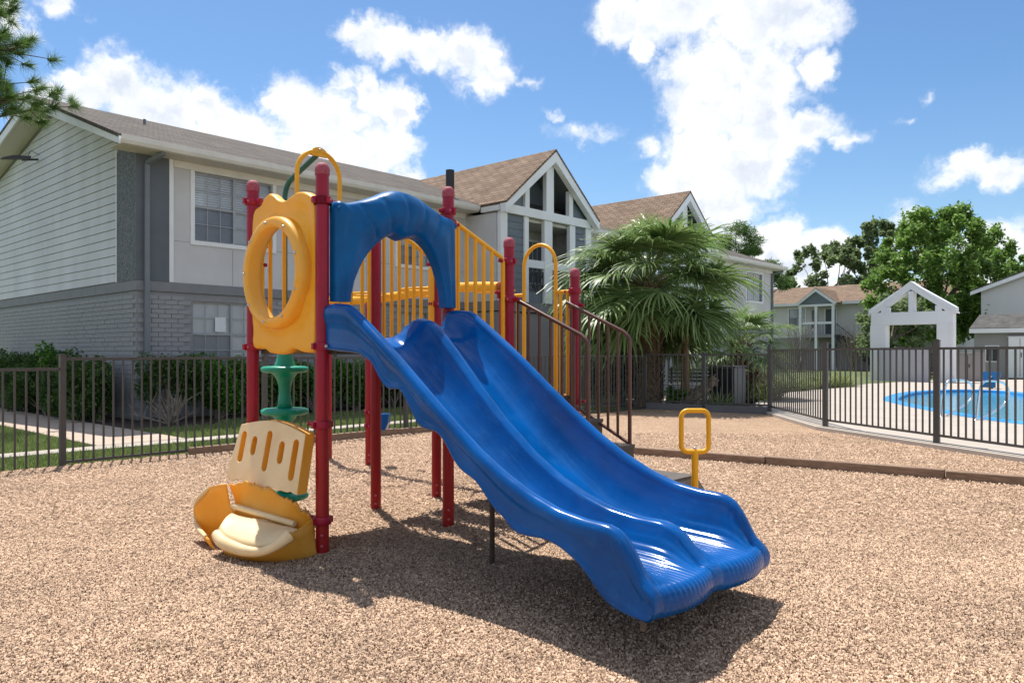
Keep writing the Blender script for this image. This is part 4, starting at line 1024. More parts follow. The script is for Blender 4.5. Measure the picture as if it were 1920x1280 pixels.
# roofs
def rz(y): return EZ + SLP * (y + .5) if y < RY else RZ - LSL * (y - RY)
uv_poly('roof_slope', [(-.55, -.55, EZ + .05), (29.4, -.55, EZ + .05), (29.4, RY, RZ + .08), (-.55, RY, RZ + .08)], (1, 0, 0), 'shingle', AB, .07)
uv_poly('roof_slope', [(-.55, RY + .005, RZ + .075), (29.4, RY + .005, RZ + .075), (29.4, 10.6, RZ - LSL * 5.85), (-.55, 10.6, RZ - LSL * 5.85)], (1, 0, 0), 'shingle', AB, .07)
b = MB()
b.prism([(-.56, EZ - .14), (-.56, EZ + .0), (RY, RZ + .03), (RY, RZ - .20)], lambda q, k: (-.54 if k == 0 else -.50, q[0], q[1]))
b.prism([(RY, RZ - .20), (RY, RZ + .03), (10.6, RZ - LSL * 5.85 - .05), (10.6, RZ - LSL * 5.85 - .26)], lambda q, k: (-.54 if k == 0 else -.50, q[0], q[1]))
b.build('rake_board', 'white', AB)
b = MB(); b.add([(-.5, -.5, EZ - .12), (.0, -.5, EZ - .12), (.0, RY, RZ - .17), (-.5, RY, RZ - .17), (-.5, 10.6, RZ - LSL * 5.85 - .2), (0, 10.6, RZ - LSL * 5.85 - .2)], [(0, 1, 2, 3), (3, 2, 5, 4)]); b.build('rake_soffit', 'soffit', AB)
for (x0, x1) in ((-.5, 8.93), (13.01, 16.56), (20.64, 29.3)): MB().ext(x0, x1, -.50, .0, 5.175, 5.19).build('eave_soffit', 'soffit', AB)
for (x0, x1) in ((.71, 8.84), (13.05, 16.55), (20.7, 29.0)): MB().ext(x0, x1, -.05, -.002, 5.03, 5.172).build('frieze_board', 'gutter', AB)
for (x0, x1) in ((-.52, 8.84), (13.11, 16.46), (20.74, 29.4)):
    b = MB(); pr = [(-.50, 5.18), (-.585, 5.18), (-.625, 5.24), (-.64, 5.335), (-.625, 5.335), (-.61, 5.25), (-.575, 5.195), (-.50, 5.195)]
    b.prism(pr, lambda q, k: (x1 if k else x0, q[0], q[1])); b.ext(x0, x1, -.50, -.475, 5.196, 5.36); b.build('gutter', 'gutter', AB)
MB().tube([(8.6, .32, 5.5), (8.6, .32, 6.4)], .12, 14).build('flue_pipe', 'iron', AB)
MB().tube([(1.42, 3.1, 6.4), (1.42, 3.1, 6.78)], .035, 8).build('vent_pipe', 'spout', AB)
b = MB().bar((-.02, 5.75, 6.02), (-.35, 5.85, 5.96), .04, .04); b.tube([(-.02, 5.7, 6.12), (-.18, 5.74, 6.2), (-.26, 5.78, 6.03)], .008, 6)
FLm = b.build('flood_lamp', 'iron', AB); b = MB(); b.prism([(-.32, 5.93), (-.30, 5.99), (-.75, 6.03), (-1.02, 5.99), (-1.0, 5.965)], lambda q, k: (q[0] * .6 - .1, 5.85 - q[0] * .9 - .65 + (.10 if k else -.10), q[1])); b.build('lamp_head', 'iron', FLm)
for h in WF[:2]: window(AB, *h, cols=(3, 3))
window(AB, *WF[2], cols=(4, 4), rows=1)
for h in WG: window(AB, *h, cols=(3, 3), rows=2, trim=False, y=.03)
b = MB(); b.add([(1.62, .065, 1.75), (1.86, .065, 1.75), (1.86, .065, 2.06), (1.62, .065, 2.06)], [(0, 1, 2, 3)]); b.build('paper_notice', 'blind', AB)
b = MB(); b.ext(28.9, 28.99, -.1, -.03, .1, 5.0); b.bar((28.95, -.06, 5.0), (29.1, -.5, 5.15), .08, .07); b.build('downspout', 'spout', AB)
def bay(xc, full=True):
    hw = 2.035; x0, x1 = xc - hw, xc + hw; yf = -1.25; pk = 7.05; s = (pk - 5.35) / hw; sub = AB
    zz = lambda x: pk - s * abs(x - xc)
    # walls
    for q in (x0, x1 - .15): MB().ext(q, q + .15, yf + .10, -.002, 2.72, 5.1).build('bay_wall', 'panel_wall', AB)
    b = MB(); b.ext(x0, x1, yf + .06, -.035, 0, 2.42); b.build('bay_wall', 'wall_grey', AB)
    b = MB(); b.ext(x0 - .02, x1 + .02, yf, -.035, 2.45, 2.715); b.build('bay_floor', 'ledge', AB)
    # roof
    for sg in (-1, 1):
        ex = xc + sg * 2.13; ez = zz(ex); yv = -.5 + (ez - EZ) / SLP; yr = -.5 + (pk + .06 - EZ) / SLP
        uv_poly('bay_roof_slope', [(xc, yf - .32, pk + .07), (ex, yf - .32, ez + .07), (ex, yv - .05, ez + .07), (xc, yr + .05, pk + .07)], (0, 1, 0), 'shingle_b', AB, .06)
        b = MB(); b.prism([(xc, pk + .0), (xc, pk - .30), (ex - sg * .03, zz(ex) - .21), (ex, zz(ex) + .02), (ex, zz(ex) + .0)], lambda q, k: (q[0], yf - .31 if k == 0 else yf - .12, q[1])); b.build('bay_rake_board', 'white', AB)
        xi = xc + sg * 1.95; MB().add([(xc, yf - .1, pk - .10), (xi, yf - .1, zz(xi) - .10), (xi, -.30, zz(xi) - .10), (xc, -.30, pk - .10)], [(0, 1, 2, 3)]).build('gable_lining', 'slate_siding', AB)
        b = MB(); e0, e1 = sorted((ex, ex - sg * .2)); b.ext(e0, e1, yf - .1, yv if yv < -.64 else -.645, zz(ex) - .14, zz(ex) - .0); b.build('bay_gutter', 'gutter', AB)
    # truss front
    b = MB(); b.ext(x0, x1, yf - .10, yf + .05, 5.10, 5.34); b.ext(xc - .165, xc + .165, yf - .095, yf + .04, 5.342, pk - .30)
    for xx in (x0 + 1.05, x1 - 1.05): b.ext(xx - .09, xx + .09, yf - .09, yf + .045, 5.342, zz(xx) - .14)
    b.build('bay_truss', 'white', AB)
    for sg in (-1, 1):
        xa, xb = xc + sg * 2.0, xc + sg * 1.07
        MB().prism([(xa, 5.345), (xb, 5.345), (xb, zz(xb) - .25), (xa, zz(xa))], lambda q, k: (q[0], yf + (.0 if k == 0 else .04), q[1])).build('truss_infill', 'slate_siding', AB)
    MB().prism([(x0 + .2, 5.36), (x1 - .2, 5.36), (xc, pk - .12)], lambda q, k: (q[0], -.35 if k == 0 else -.30, q[1])).build('gable_recess', 'slate_siding', AB)
    uv_poly('recess_shelf', [(x0 + .3, yf + .06, 5.36), (x1 - .3, yf + .06, 5.36), (x1 - .6, -.36, 5.75), (x0 + .6, -.36, 5.75)], (1, 0, 0), 'shingle', AB, .03)
    # porch front
    for (a, c) in ((0, .27), (.97, 1.15), (1.84, 2.19), (3.01, 3.27), (3.80, 4.07)): MB().ext(x0 + a, x0 + c, yf - .05, yf + .07, 2.72, 5.095).build('porch_post', 'white', AB)
    boards(AB, x0 + .272, x0 + .968, 2.72, 5.09, yf + .02, .19, 'slate_siding'); boards(AB, x0 + 3.272, x0 + 3.798, 2.72, 5.09, yf + .02, .19, 'slate_siding')
    for (a, c) in ((1.152, 1.838), (2.192, 3.008)): MB().ext(x0 + a, x0 + c, yf - .04, yf + .06, 3.70, 3.92).build('porch_rail_board', 'white', AB)
    for (a, c) in ((1.16, 1.83), (2.2, 3.0)):
        b = MB(); xa, xb = x0 + a, x0 + c; xm = (xa + xb) / 2
        for z in (3.09, 3.6): b.bar((xa, yf, z), (xb, yf, z), .03, .03)
        for (p, q) in ((xa, xm - .09), (xm + .09, xb)):
            b.bar((p, yf, 3.12), (q, yf, 3.58), .02, .02); b.bar((p, yf + .012, 3.58), (q, yf + .012, 3.12), .02, .02)
            b.bar((p, yf, 3.1), (p, yf, 3.6), .024, .024); b.bar((q, yf, 3.1), (q, yf, 3.6), .024, .024)
        b.bar((xm - .08, yf, 3.35), (xm, yf, 3.66), .02); b.bar((xm + .08, yf, 3.35), (xm, yf, 3.66), .02); b.bar((xm - .08, yf, 3.35), (xm, yf, 3.03), .02); b.bar((xm + .08, yf, 3.35), (xm, yf, 3.03), .02)
        b.build('balcony_grille', 'iron', AB)
    b = MB(); b.ext(x0 + .15, x1 - .15, yf + .08, -.004, 5.0, 5.09); b.build('porch_ceiling', 'soffit', AB)
    b = MB(); b.ext(x0 + 1.152, x1 - 1.06, yf + .03, yf + .06, 2.72, 3.05); b.build('porch_parapet', 'slate_siding', AB)
    b = MB(); b.ext(x0 + 2.3, x0 + 3.25, -.05, -.002, 3.4, 4.75); b.build('porch_window', 'white', AB)
    for k in range(4): MB().ext(x0 + 2.36 + k * .21, x0 + 2.54 + k * .21, -.056, -.052, 3.46, 4.69).build('porch_pane', 'blind_dark', AB)
    MB().lathe([(0, .12), (.06, .10), (.08, 0), (.03, -.06), (0, -.06)], (x0 + 1.42, -.12, 4.55), 10).build('porch_lamp', 'iron', AB)
bay(10.97); bay(18.6)
b = MB(); b.ext(13.02, 16.55, -1.2, -.04, 2.18, 2.32); b.build('landing', 'ledge', AB)
b = MB(); b.bar((13.05, -1.15, 3.12), (16.5, -1.15, 3.12), .04); b.bar((13.05, -1.15, 2.4), (16.5, -1.15, 2.4), .03)
for k in range(29): b.bar((13.1 + k * .12, -1.15, 2.4), (13.1 + k * .12, -1.15, 3.12), .018)
b.build('landing_railing', 'iron', AB)
# ------------------------------------------------------------------ plants
rng = np.random.default_rng(5)
def leaf_mesh(name, clumps, per, size, m, flat=.35, narrow=.55, shell=.55):
    """clumps: (x, y, z, rx, ry, rz); leaves are diamonds bent along the midrib"""
    Vs = []; n0 = 0
    for (cx_, cy_, cz_, rx, ry, rz_) in clumps:
        n = per if not isinstance(per, float) else max(8, int(per * rx * ry * 50))
        d = rng.normal(size=(n, 3)); d /= np.linalg.norm(d, axis=1)[:, None]
        r = shell + (1 - shell) * rng.random(n) ** .6; r = r * (.8 + .4 * rng.random(n))
        C = np.array([cx_, cy_, cz_]) + d * r[:, None] * np.array([rx, ry, rz_])
        a = rng.normal(size=(n, 3)); a += d * .8; a[:, 2] *= .7; a /= np.linalg.norm(a, axis=1)[:, None]
        nn = rng.normal(size=(n, 3)); nn[:, 2] += flat * 3; b_ = np.cross(nn, a); b_ /= np.linalg.norm(b_, axis=1)[:, None] + 1e-9
        s = size * (.6 + .8 * rng.random(n))[:, None]; up = np.cross(a, b_) * s * .12
        Vs.append(np.stack([C - a * s * .5, C + b_ * s * narrow * .5 + up, C + a * s * .5, C - b_ * s * narrow * .5 + up], 1))
    V = np.concatenate(Vs).reshape(-1, 3)
    return np_mesh(name, V, np.arange(len(V)).reshape(-1, 4), m)
def limb(b, p, q, r0, r1, n=6, wob=.08, k=7):
    p, q = Vector(p), Vector(q); L_ = (q - p).length; pts = []; off = Vector((0, 0, 0))
    for i in range(n + 1):
        t = i / n; off = off + Vector((random.uniform(-1, 1), random.uniform(-1, 1), random.uniform(-.4, .4))) * wob * L_ / n if 0 < i < n else off * .6
        pts.append(p.lerp(q, t) + off)
    b.tube(pts, [r0 + (r1 - r0) * i / n for i in range(n + 1)], k); return pts
# shrubs along the building
def shrub(label, x, y, r, h, m, per=520, size=.075, twigs=True, n=12, group='shrubs along the grey building', lift=.06, cat='shrub', world=False, ry=None):
    P = Vector((x, y, 0)) if world else Vector((*bw(x, y), 0)); root = thing('shrub', label, cat, P, 0, group)
    ry = ry or r; cl = []
    for i in range(n):
        a = random.uniform(0, 6.28); q = math.sqrt(random.random()) * .72; zc = h * (lift + (1 - lift) * random.uniform(.15, .80)); k = random.uniform(.26, .46)
        cl.append((math.cos(a) * q * r, math.sin(a) * q * ry, min(zc, h * (1 - .2)), r * k, ry * k, h * k * .55))
    put('foliage', leaf_mesh('foliage', cl, per, size, m), None, root)
    b = MB()
    for c in cl: limb(b, (random.uniform(-.06, .06), random.uniform(-.06, .06), -.02), c[:3], .018, .006, 5, .10, 5)
    b.build('stem', 'bare', root); return root
G = 'shrubs along the grey building'
for k, (y, r, h) in enumerate(((.3, .55, 1.25), (1.3, .6, 1.33), (2.4, .65, 1.35), (3.5, .65, 1.42), (4.7, .7, 1.38), (6.0, .75, 1.4), (7.3, .8, 1.42))):
    shrub(('dark shrub against the brick end wall, nearest the corner', 'dark shrub against the brick end wall, second from the corner', 'dark shrub against the brick end wall, third from the corner', 'dark shrub against the brick end wall, fourth from the corner', 'dark shrub against the brick end wall, fifth from the corner', 'dark shrub against the end wall near the left picture edge', 'dark shrub against the end wall at the left picture edge')[k], -.55, y, r * 1.12, h, 'leaf_dark', 460, .07, n=17)
shrub('glossy light green sprig rising from the dark shrubs by the end wall', -.72, 2.75, .22, 1.52, 'leaf_bright', 60, .09, n=5, lift=.75)
shrub('sparse shrub with bare grey branches at the building corner', .35, -.75, .62, 1.3, 'leaf_dark', 420, .065, n=14, lift=.3)
R0 = thing('bare_bush', 'leafless grey branches spreading low in front of the corner shrubs', 'bush', (*bw(.05, -1.35), 0), 0, G); b = MB()
for i in range(11):
    a = random.uniform(0, 6.28); e = random.uniform(.35, 1.2); L_ = random.uniform(.4, .8); q = (math.cos(a) * math.cos(e) * L_, math.sin(a) * math.cos(e) * L_, math.sin(e) * L_)
    pts = limb(b, (0, 0, 0), q, .018, .005, 6, .12, 5)
    for j in range(3):
        s = pts[random.randint(2, 5)]; limb(b, s, s + Vector((random.uniform(-.25, .25), random.uniform(-.25, .25), random.uniform(0, .25))), .007, .003, 4, .1, 4)
b.build('branches', 'bare', R0)
for k, (x, r, h, m) in enumerate(((1.35, .62, 1.28, 'leaf_bright'), (2.55, .60, 1.24, 'leaf_bright'), (3.6, .6, 1.25, 'leaf_bright'), (4.7, .62, 1.2, 'leaf_bright'), (5.8, .6, 1.22, 'leaf_dark'), (6.9, .62, 1.2, 'leaf_dark'), (8.0, .6, 1.18, 'leaf_dark'))):
    shrub(('bright green shrub under the ground floor window', 'green shrub to the right of the ground floor window', 'mid green shrub seen between the red posts left of the slide', 'green shrub seen just behind the near red post', 'dark shrub seen under the top of the slide', 'dark shrub behind the slide, second from the gabled bay', 'dark shrub behind the slide, nearest the gabled bay')[k], x, -.62, r * 1.1, h, m, 520, .072, n=17, lift=.04)

# ---- fan palms
def frond_mesh(phi, seed):
    rs = np.random.default_rng(seed); Vs = []; Fs = []
    L1 = .95 + .25 * rs.random(); ph = R(phi)
    hub = np.array([L1 * math.cos(ph), 0, L1 * math.sin(ph)]); hub[2] -= .10 * max(0, math.cos(ph))
    ax = np.array([math.cos(ph - .35), 0, math.sin(ph - .35)]); sd_ = np.array([0, 1, 0.]); up = np.cross(ax, sd_) * -1
    up = np.array([-ax[2], 0, ax[0]])
    nl = 46; o = 0
    for i in range(nl):
        q = i / (nl - 1) * 2 - 1; a = q * R(122) + rs.normal() * .03; Ln = (.98 - .30 * q * q) * (.78 + .35 * rs.random())
        d = ax * math.cos(a) + sd_ * math.sin(a); fold = up * (.05 * rs.normal() + .28 * abs(q))
        d = d + fold; d /= np.linalg.norm(d); w = np.cross(d, up); w /= np.linalg.norm(w); wd = .019 + .006 * rs.random()
        droop = .45 + .7 * rs.random(); pt = hub.copy(); dd = d.copy(); ns = 6; row = []
        for s in range(ns + 1):
            t = s / ns; ww = wd * (1 - t) ** .7 * (.55 + .9 * min(t * 3, 1)) if s < ns else .001
            row.append((pt - w * ww, pt + w * ww + up * .008))
            dd = dd + np.array([0, 0, -1]) * droop * (t ** 1.5) * .62; dd /= np.linalg.norm(dd); pt = pt + dd * Ln / ns
        for (p0, p1) in row: Vs += [p0, p1]
        Fs += [[o + 2 * s, o + 2 * s + 1, o + 2 * s + 3, o + 2 * s + 2] for s in range(ns)]; o += 2 * (ns + 1)
    return np.array(Vs), np.array(Fs), hub
def palm(label, X, Y, zc, n, rad, sc, group, boots=True, span=130, tr=.2):
    root = thing('fan_palm', label, 'palm', (X, Y, 0), 0, group)
    b = MB(); pr = [(tr * 1.35, -.05), (tr * 1.15, .25), (tr, .8), (tr * .95, zc * .6), (tr * .8, zc - .35), (tr * .6, zc - .05), (0.02, zc + .1)]
    b.lathe(pr, (0, 0, 0), 16); b.build('trunk', 'thatch', root)
    if boots:
        bm_ = MB(); nb = int(zc / .12)
        for i in range(nb):
            for k in range(7):
                a = (k + (.5 if i % 2 else 0)) / 7 * 6.283 + random.uniform(-.12, .12); z = .05 + i * .12; r = tr * 1.0
                d = Vector((math.cos(a), math.sin(a), 0)); s_ = random.choice((-1, 1)) * .09
                bm_.bar(d * r + Vector((0, 0, z)) + Vector((-d.y, d.x, 0)) * -s_ * .6, d * (r + .10) + Vector((0, 0, z + random.uniform(.18, .30))) + Vector((-d.y, d.x, 0)) * s_, random.uniform(.05, .075), .02)
        o = bm_.build('old_leaf_bases', 'boot', root); o['kind'] = 'stuff'
    var = {}
    for ph in (80, 62, 44, 26, 8, -12, -32, -52):
        for s in (1, 2):
            V, F, hub = frond_mesh(ph, s * 97 + ph + int(rad * 10)); me = np_mesh('frond', V * sc, F, 'leaf_palm' if ph > -50 else 'leaf_dry')
            var[(ph, s)] = (me, hub * sc)
    phs = sorted(var)
    for i in range(n):
        q = (i + .5) / n; ph = 76 - span * q ** .95; key = min((80, 62, 44, 26, 8, -12, -32, -52), key=lambda v: abs(v - ph - random.uniform(-9, 9)))
        me, hub = var[(key, random.choice((1, 2)))]
        o = put('frond', me, None, root, (0, 0, zc - .25 * q + random.uniform(-.05, .05))); az_ = i * 2.39996 + random.uniform(-.25, .25); o.rotation_euler = (random.uniform(-.3, .3), random.uniform(-.22, .22), az_)
        k = random.uniform(.82, 1.15) * rad * (.68 + .32 * min(1, q * 3.5)); o.scale = (k, k, k)
        st = stalk.get((key, sc, rad)) or stalk.setdefault((key, sc, rad), stalk_mesh(hub))
        c = put('stalk', st, None, o)
    return root
stalk = {}
def stalk_mesh(hub):
    me = MB().tube([(0, 0, 0), (hub[0] * .5, 0, hub[2] * .5 + .04), tuple(hub)], [.02, .015, .009], 5).mesh('stalk'); me.materials.append(M['petiole']); return me
palm('tall fan palm with drooping fronds behind the stair handrails', 3.40, 19.2, 3.05, 82, 1.30, 1.0, 'fan palms by the pool path', tr=.27, span=116)
palm('low fan palm beside the dark cabinet at the pool path', 6.3, 21.3, 1.62, 32, .88, 1.0, 'fan palms by the pool path', boots=True, tr=.2)
palm('young fan palm partly hidden in front of the tall one', 4.35, 19.4, 1.7, 10, .62, 1.0, 'fan palms by the pool path', boots=False, tr=.1, span=85)
# leaning trunk and low plants under the palms
b = MB(); pth = [(0, 0, -.05), (.2, .06, .08), (.5, .12, .22), (.8, .2, .42), (1.05, .25, .68)]; b.tube(pth, [.13, .14, .13, .12, .11], 10)
for i in range(60):
    t = random.random(); k = min(3, int(t * 4)); q = Vector(pth[k]).lerp(Vector(pth[k + 1]), t * 4 - k); a = random.uniform(0, 6.28); d = Vector((.3 * math.cos(a), math.cos(a), math.sin(a))).normalized()
    b.bar(q + d * .12, q + d * .22 + Vector((.10, .03, .08)), .05, .02)
tag(b.build('leaning_trunk', 'boot', None, (3.95, 18.8, 0)), 'old palm trunk leaning low behind the short fence', 'trunk')
shrub('tall grey green shrub behind the far fence corner, left of the palm', 2.2, 19.6, .75, 2.1, 'leaf_grey', 420, .06, n=18, group='shrubs behind the fence', lift=.05, world=True)
shrub('second grey green shrub beside the palm trunk', 2.85, 20.3, .7, 1.8, 'leaf_grey', 380, .06, n=15, group='shrubs behind the fence', lift=.05, world=True)
shrub('small bright fern clump at the foot of the palm', 4.05, 18.6, .35, .5, 'leaf_bright', 120, .09, n=6, group='shrubs behind the fence', world=True)
def tuft(label, X, Y, h, n, spread, m='ornamental', z=0.0, name='grass_tuft', cat='grass tuft', group='ornamental grasses by the pool path'):
    Vs = []; Fs = []; o = 0
    for i in range(n):
        a = rng.random() * 6.283; r0 = rng.random() ** .5 * spread * .35; e = .25 + rng.random() * .8; L_ = h * (.6 + .6 * rng.random()); w = min(.012 + .01 * rng.random(), h * .02)
        p = np.array([math.cos(a) * r0, math.sin(a) * r0, 0]); d = np.array([math.cos(a) * math.sin(e) * .8, math.sin(a) * math.sin(e) * .8, math.cos(e)]); sd_ = np.array([-math.sin(a), math.cos(a), 0])
        for s in range(5):
            ww = w * (1 - (s / 4) ** 2) + .001; Vs += [p - sd_ * ww, p + sd_ * ww]; d = d + np.array([0, 0, -.22]); d /= np.linalg.norm(d); p = p + d * L_ / 4
        Fs += [[o + 2 * s, o + 2 * s + 1, o + 2 * s + 3, o + 2 * s + 2] for s in range(4)]; o += 10
    ob = put(name, np_mesh(name, np.array(Vs), np.array(Fs), m), None, None, (X, Y, z)); return tag(ob, label, cat, group)
tuft('pale grass tuft immediately right of the dark cabinet', 6.75, 20.6, .75, 240, 1.0)
tuft('green grass tuft left of the dark cabinet at the fence foot', 4.9, 18.3, .5, 160, .7)
for i in range(10):
    t = i / 9; X, Y = 8.3 + 4.3 * t, 24.9 + 4.2 * t
    tuft(('first', 'second', 'third', 'fourth', 'fifth', 'sixth', 'seventh', 'eighth', 'ninth', 'tenth')[i] + ' tuft from the left in the pale grasses edging the pool paving', X + random.uniform(-.1, .1), Y + random.uniform(.1, .5), random.uniform(.55, .8), 210, 1.0)
tuft('small dry weed growing in the mulch at the lower left', -1.55, 3.35, .09, 16, .12, 'leaf_dry', 0, 'weed', 'weed', None)
tuft('dry weed beside the broken yellow climber', *px(430, 1062), .09, 12, .12, 'leaf_dry', 0, 'weed', 'weed', None)

# ---- trees
def tree(label, X, Y, h, clumps, m, per, size, trunk_r, group, bark='bark_grey', flat=.35, name='broadleaf_tree', narrow=.6):
    root = thing(name, label, 'tree', (X, Y, 0), 0, group)
    b = MB(); zt = h * .42; limb(b, (0, 0, -.1), (0, 0, zt), trunk_r, trunk_r * .7, 8, .05, 10)
    for c in random.sample(clumps, min(len(clumps), 16)): limb(b, (0, 0, zt * random.uniform(.75, 1.0)), c[:3], trunk_r * .3, .015, 7, .12, 6)
    b.build('trunk', bark, root); put('crown', leaf_mesh('crown', clumps, per, size, m, flat, narrow, .2), None, root); return root
def crown(h0, h1, rx, n, k0=.16, k1=.3, pw=.5, top=.6):
    out = []
    for i in range(n):
        t = random.random(); z = h0 + (h1 - h0) * t; prof = math.sin(math.pi * min(1, (t * .78 + .16))) ** top; a = random.uniform(0, 6.28); q = random.random() ** pw * rx * prof; k = random.uniform(k0, k1) * rx
        out.append((math.cos(a) * q, math.sin(a) * q, z, k * .85, k * .85, k * random.uniform(.7, 1.25)))
    return out
random.seed(21)
GT = 'trees beyond the far buildings'
tree('large bright green leafy tree behind the white gabled pavilion', 27.6, 50, 11, crown(2.2, 10.4, 4.4, 230, .08, .17), 'leaf_tree', 150, .25, .32, GT)
tree('spreading green tree to the right of the large bright one', 33.6, 54, 8.6, crown(2.6, 8.6, 3.4, 110, .09, .18), 'leaf_tree', 150, .25, .25, GT)
tree('olive green tree rising behind the far apartment roof, left one', 30.2, 74, 11.5, crown(3.5, 11.6, 4.8, 120, .07, .15), 'leaf_olive', 120, .36, .3, GT)
tree('olive green tree with upright boughs behind the far apartment roof, right one', 34.8, 73, 13.4, crown(3.5, 13.6, 4.4, 130, .07, .15), 'leaf_olive', 120, .36, .3, GT)
tree('dark green tree low behind the pavilion opening', 21.6, 44, 5.0, crown(.9, 4.6, 2.3, 24, .2, .35), 'leaf_olive', 260, .24, .18, GT)
def pine(label, X, Y, h, clumps, trunk_r, per, size, group):
    return tree(label, X, Y, h, clumps, 'needle', per, size, trunk_r, group, 'bark', .2, 'pine_tree', .12)
def pcl(spots): return [(x, random.uniform(-.9, .9), z, r, r, r * .62) for (x, z, r) in spots]
pine('round topped pine behind the right end of the grey building', 17.4, 60, 11.5, pcl([(-.9, 10.1, .9), (0, 10.9, 1.0), (.8, 10.6, .9), (1.3, 9.9, .9), (-1.3, 9.3, .9), (-.3, 9.6, 1.0), (.7, 9.2, .9), (-1.0, 8.6, .7), (.2, 8.7, .8), (1.5, 9.2, .6), (2.6, 8.1, .8), (3.3, 7.7, .7), (2.1, 7.6, .6), (2.9, 7.1, .7), (3.4, 6.5, .7), (3.9, 6.8, .6)]), .2, 520, .42, 'pine trees')
# near pine whose boughs reach in at the top left
PT = thing('pine_tree', 'pine with long needles reaching in at the top left corner', 'tree', (-11.65, 14.2, 0), 0, 'pine trees'); b = MB(); limb(b, (0, 0, -.1), (.2, .1, 11), .22, .10, 9, .02, 10)
tf = []
def needle_tufts(spots, nn, L_, m='needle'):
    Vs = []
    for (p, d) in spots:
        p = np.array(p); d = np.array(d) / np.linalg.norm(d); n = nn; v = rng.normal(size=(n, 3)) * .75 + d * .9; v /= np.linalg.norm(v, axis=1)[:, None]
        s = p + d * (rng.random(n)[:, None] - .5) * .16; le = L_ * (.7 + .5 * rng.random(n))[:, None]; w = np.cross(v, rng.normal(size=(n, 3))); w /= np.linalg.norm(w, axis=1)[:, None]
        e = s + v * le; e[:, 2] -= .02; Vs.append(np.stack([s - w * .0055, s + w * .0055, e], 1))
    V = np.concatenate(Vs).reshape(-1, 3); return np_mesh('needles', V, np.arange(len(V)).reshape(-1, 3), m)
for k in range(15):
    z = random.uniform(5.3, 7.5); ln = random.uniform(1.9, 2.95) if z < 6.9 else random.uniform(1.6, 2.4); end = Vector((ln, random.uniform(-1.2, 1.0), z + random.uniform(-.2, .45)))
    pts = limb(b, (.1, 0, z - .5), end, .045, .012, 8, .06, 6)
    for j in range(15):
        s = pts[random.randint(3, 8)]; e = s + Vector((random.uniform(-.1, .5), random.uniform(-.4, .4), random.uniform(-.15, .4))); limb(b, s, e, .012, .006, 3, .05, 5); tf.append((tuple(e), tuple((e - s) + Vector((.1, 0, .12)))))
    tf.append((tuple(end), (1, 0, .3)))
b.build('trunk', 'bark', PT); put('crown', needle_tufts(tf, 130, .25), None, PT)
P2 = thing('pine_tree', 'pine of which two needle tufts show above the roof ridge', 'tree', (-15.1, 26, 0), 0, 'pine trees'); b = MB(); limb(b, (0, 0, -.1), (0, 0, 8.6), .2, .05, 8, .02, 8)
for (x, y, z) in ((-.23, 0, 9.85), (.22, .1, 9.78), (-.5, .4, 9.0), (.6, .5, 8.9), (-.9, .2, 8.6)): limb(b, (0, 0, 8.2), (x, y, z - .1), .04, .02, 4, .04, 6)
b.build('trunk', 'bark', P2); put('crown', needle_tufts([((-.23, 0, 9.75), (0, 0, 1)), ((.22, .1, 9.7), (.1, 0, 1)), ((-.5, .4, 9.0), (-.3, .1, 1)), ((.6, .5, 8.9), (.4, 0, 1)), ((-.9, .2, 8.6), (-1, 0, .6))], 260, .42), None, P2)
# ------------------------------------------------------------------ far buildings
def wbox(root, name, m, *bx):
    b = MB()
    for q in bx: b.ext(*q)
    return b.build(name, m, root)
FB = thing('apartment_house', 'far two-storey apartment house with brown roof, gabled porch and outside stair', 'building', (24.4, 61, 0), ANG)
b = MB(); holed(b, -10, 9, 2.55, 5.2, [(-2.65, -1.25, 3.4, 4.9), (-6.2, -5.0, 3.6, 4.8)], 0, .2); b.build('wall', 'wall_far', FB)
wbox(FB, 'wall', 'wall_grey', (-10, 9, .02, .2, 0, 2.45)); wbox(FB, 'ledge', 'ledge', (-10.02, 9.02, -.03, .2, 2.452, 2.548)); wbox(FB, 'wall', 'wall_far', (8.8, 9, .2, 9, 0, 5.2), (-10, -9.8, .2, 9, 0, 5.2), (-10, 9, 8.8, 9, 0, 5.2))
uv_poly('roof_slope', [(-10.5, -.5, 5.3), (9.5, -.5, 5.3), (9.5, 4.5, 6.95), (-10.5, 4.5, 6.95)], (1, 0, 0), 'shingle_b', FB, .08)
uv_poly('roof_slope', [(-10.5, 4.505, 6.945), (9.5, 4.505, 6.945), (9.5, 9.5, 5.3), (-10.5, 9.5, 5.3)], (1, 0, 0), 'shingle_b', FB, .08)
wbox(FB, 'fascia', 'white_far', (-10.5, -1.5, -.55, -.48, 5.08, 5.3), (1.8, 9.5, -.55, -.48, 5.08, 5.3))
window(FB, -2.62, -1.28, 3.43, 4.87, cols=(1, 1), rows=1); window(FB, -6.17, -5.03, 3.63, 4.77, cols=(2, 2), rows=2)
PH = 6.3
for sg in (-1, 1):
    uv_poly('porch_roof_slope', [(.165, -1.6, PH + .06), (.165 + sg * 1.6, -1.6, 5.16), (.165 + sg * 1.6, -.55, 5.16), (.165, 2.6, PH + .06)], (0, 1, 0), 'shingle_b', FB, .06)
    MB().prism([(.165, PH), (.165, PH - .24), (.165 + sg * 1.42, 5.02), (.165 + sg * 1.62, 5.12)], lambda q, k: (q[0], -1.62 if k == 0 else -1.5, q[1])).build('porch_rake_board', 'white_far', FB)
MB().prism([(-1.2, 5.1), (1.53, 5.1), (.165, PH - .15)], lambda q, k: (q[0], -1.44 if k == 0 else -1.38, q[1])).build('porch_gable', 'slate_siding', FB)
wbox(FB, 'porch_beam', 'white_far', (-1.25, 1.58, -1.46, -1.25, 4.92, 5.08))
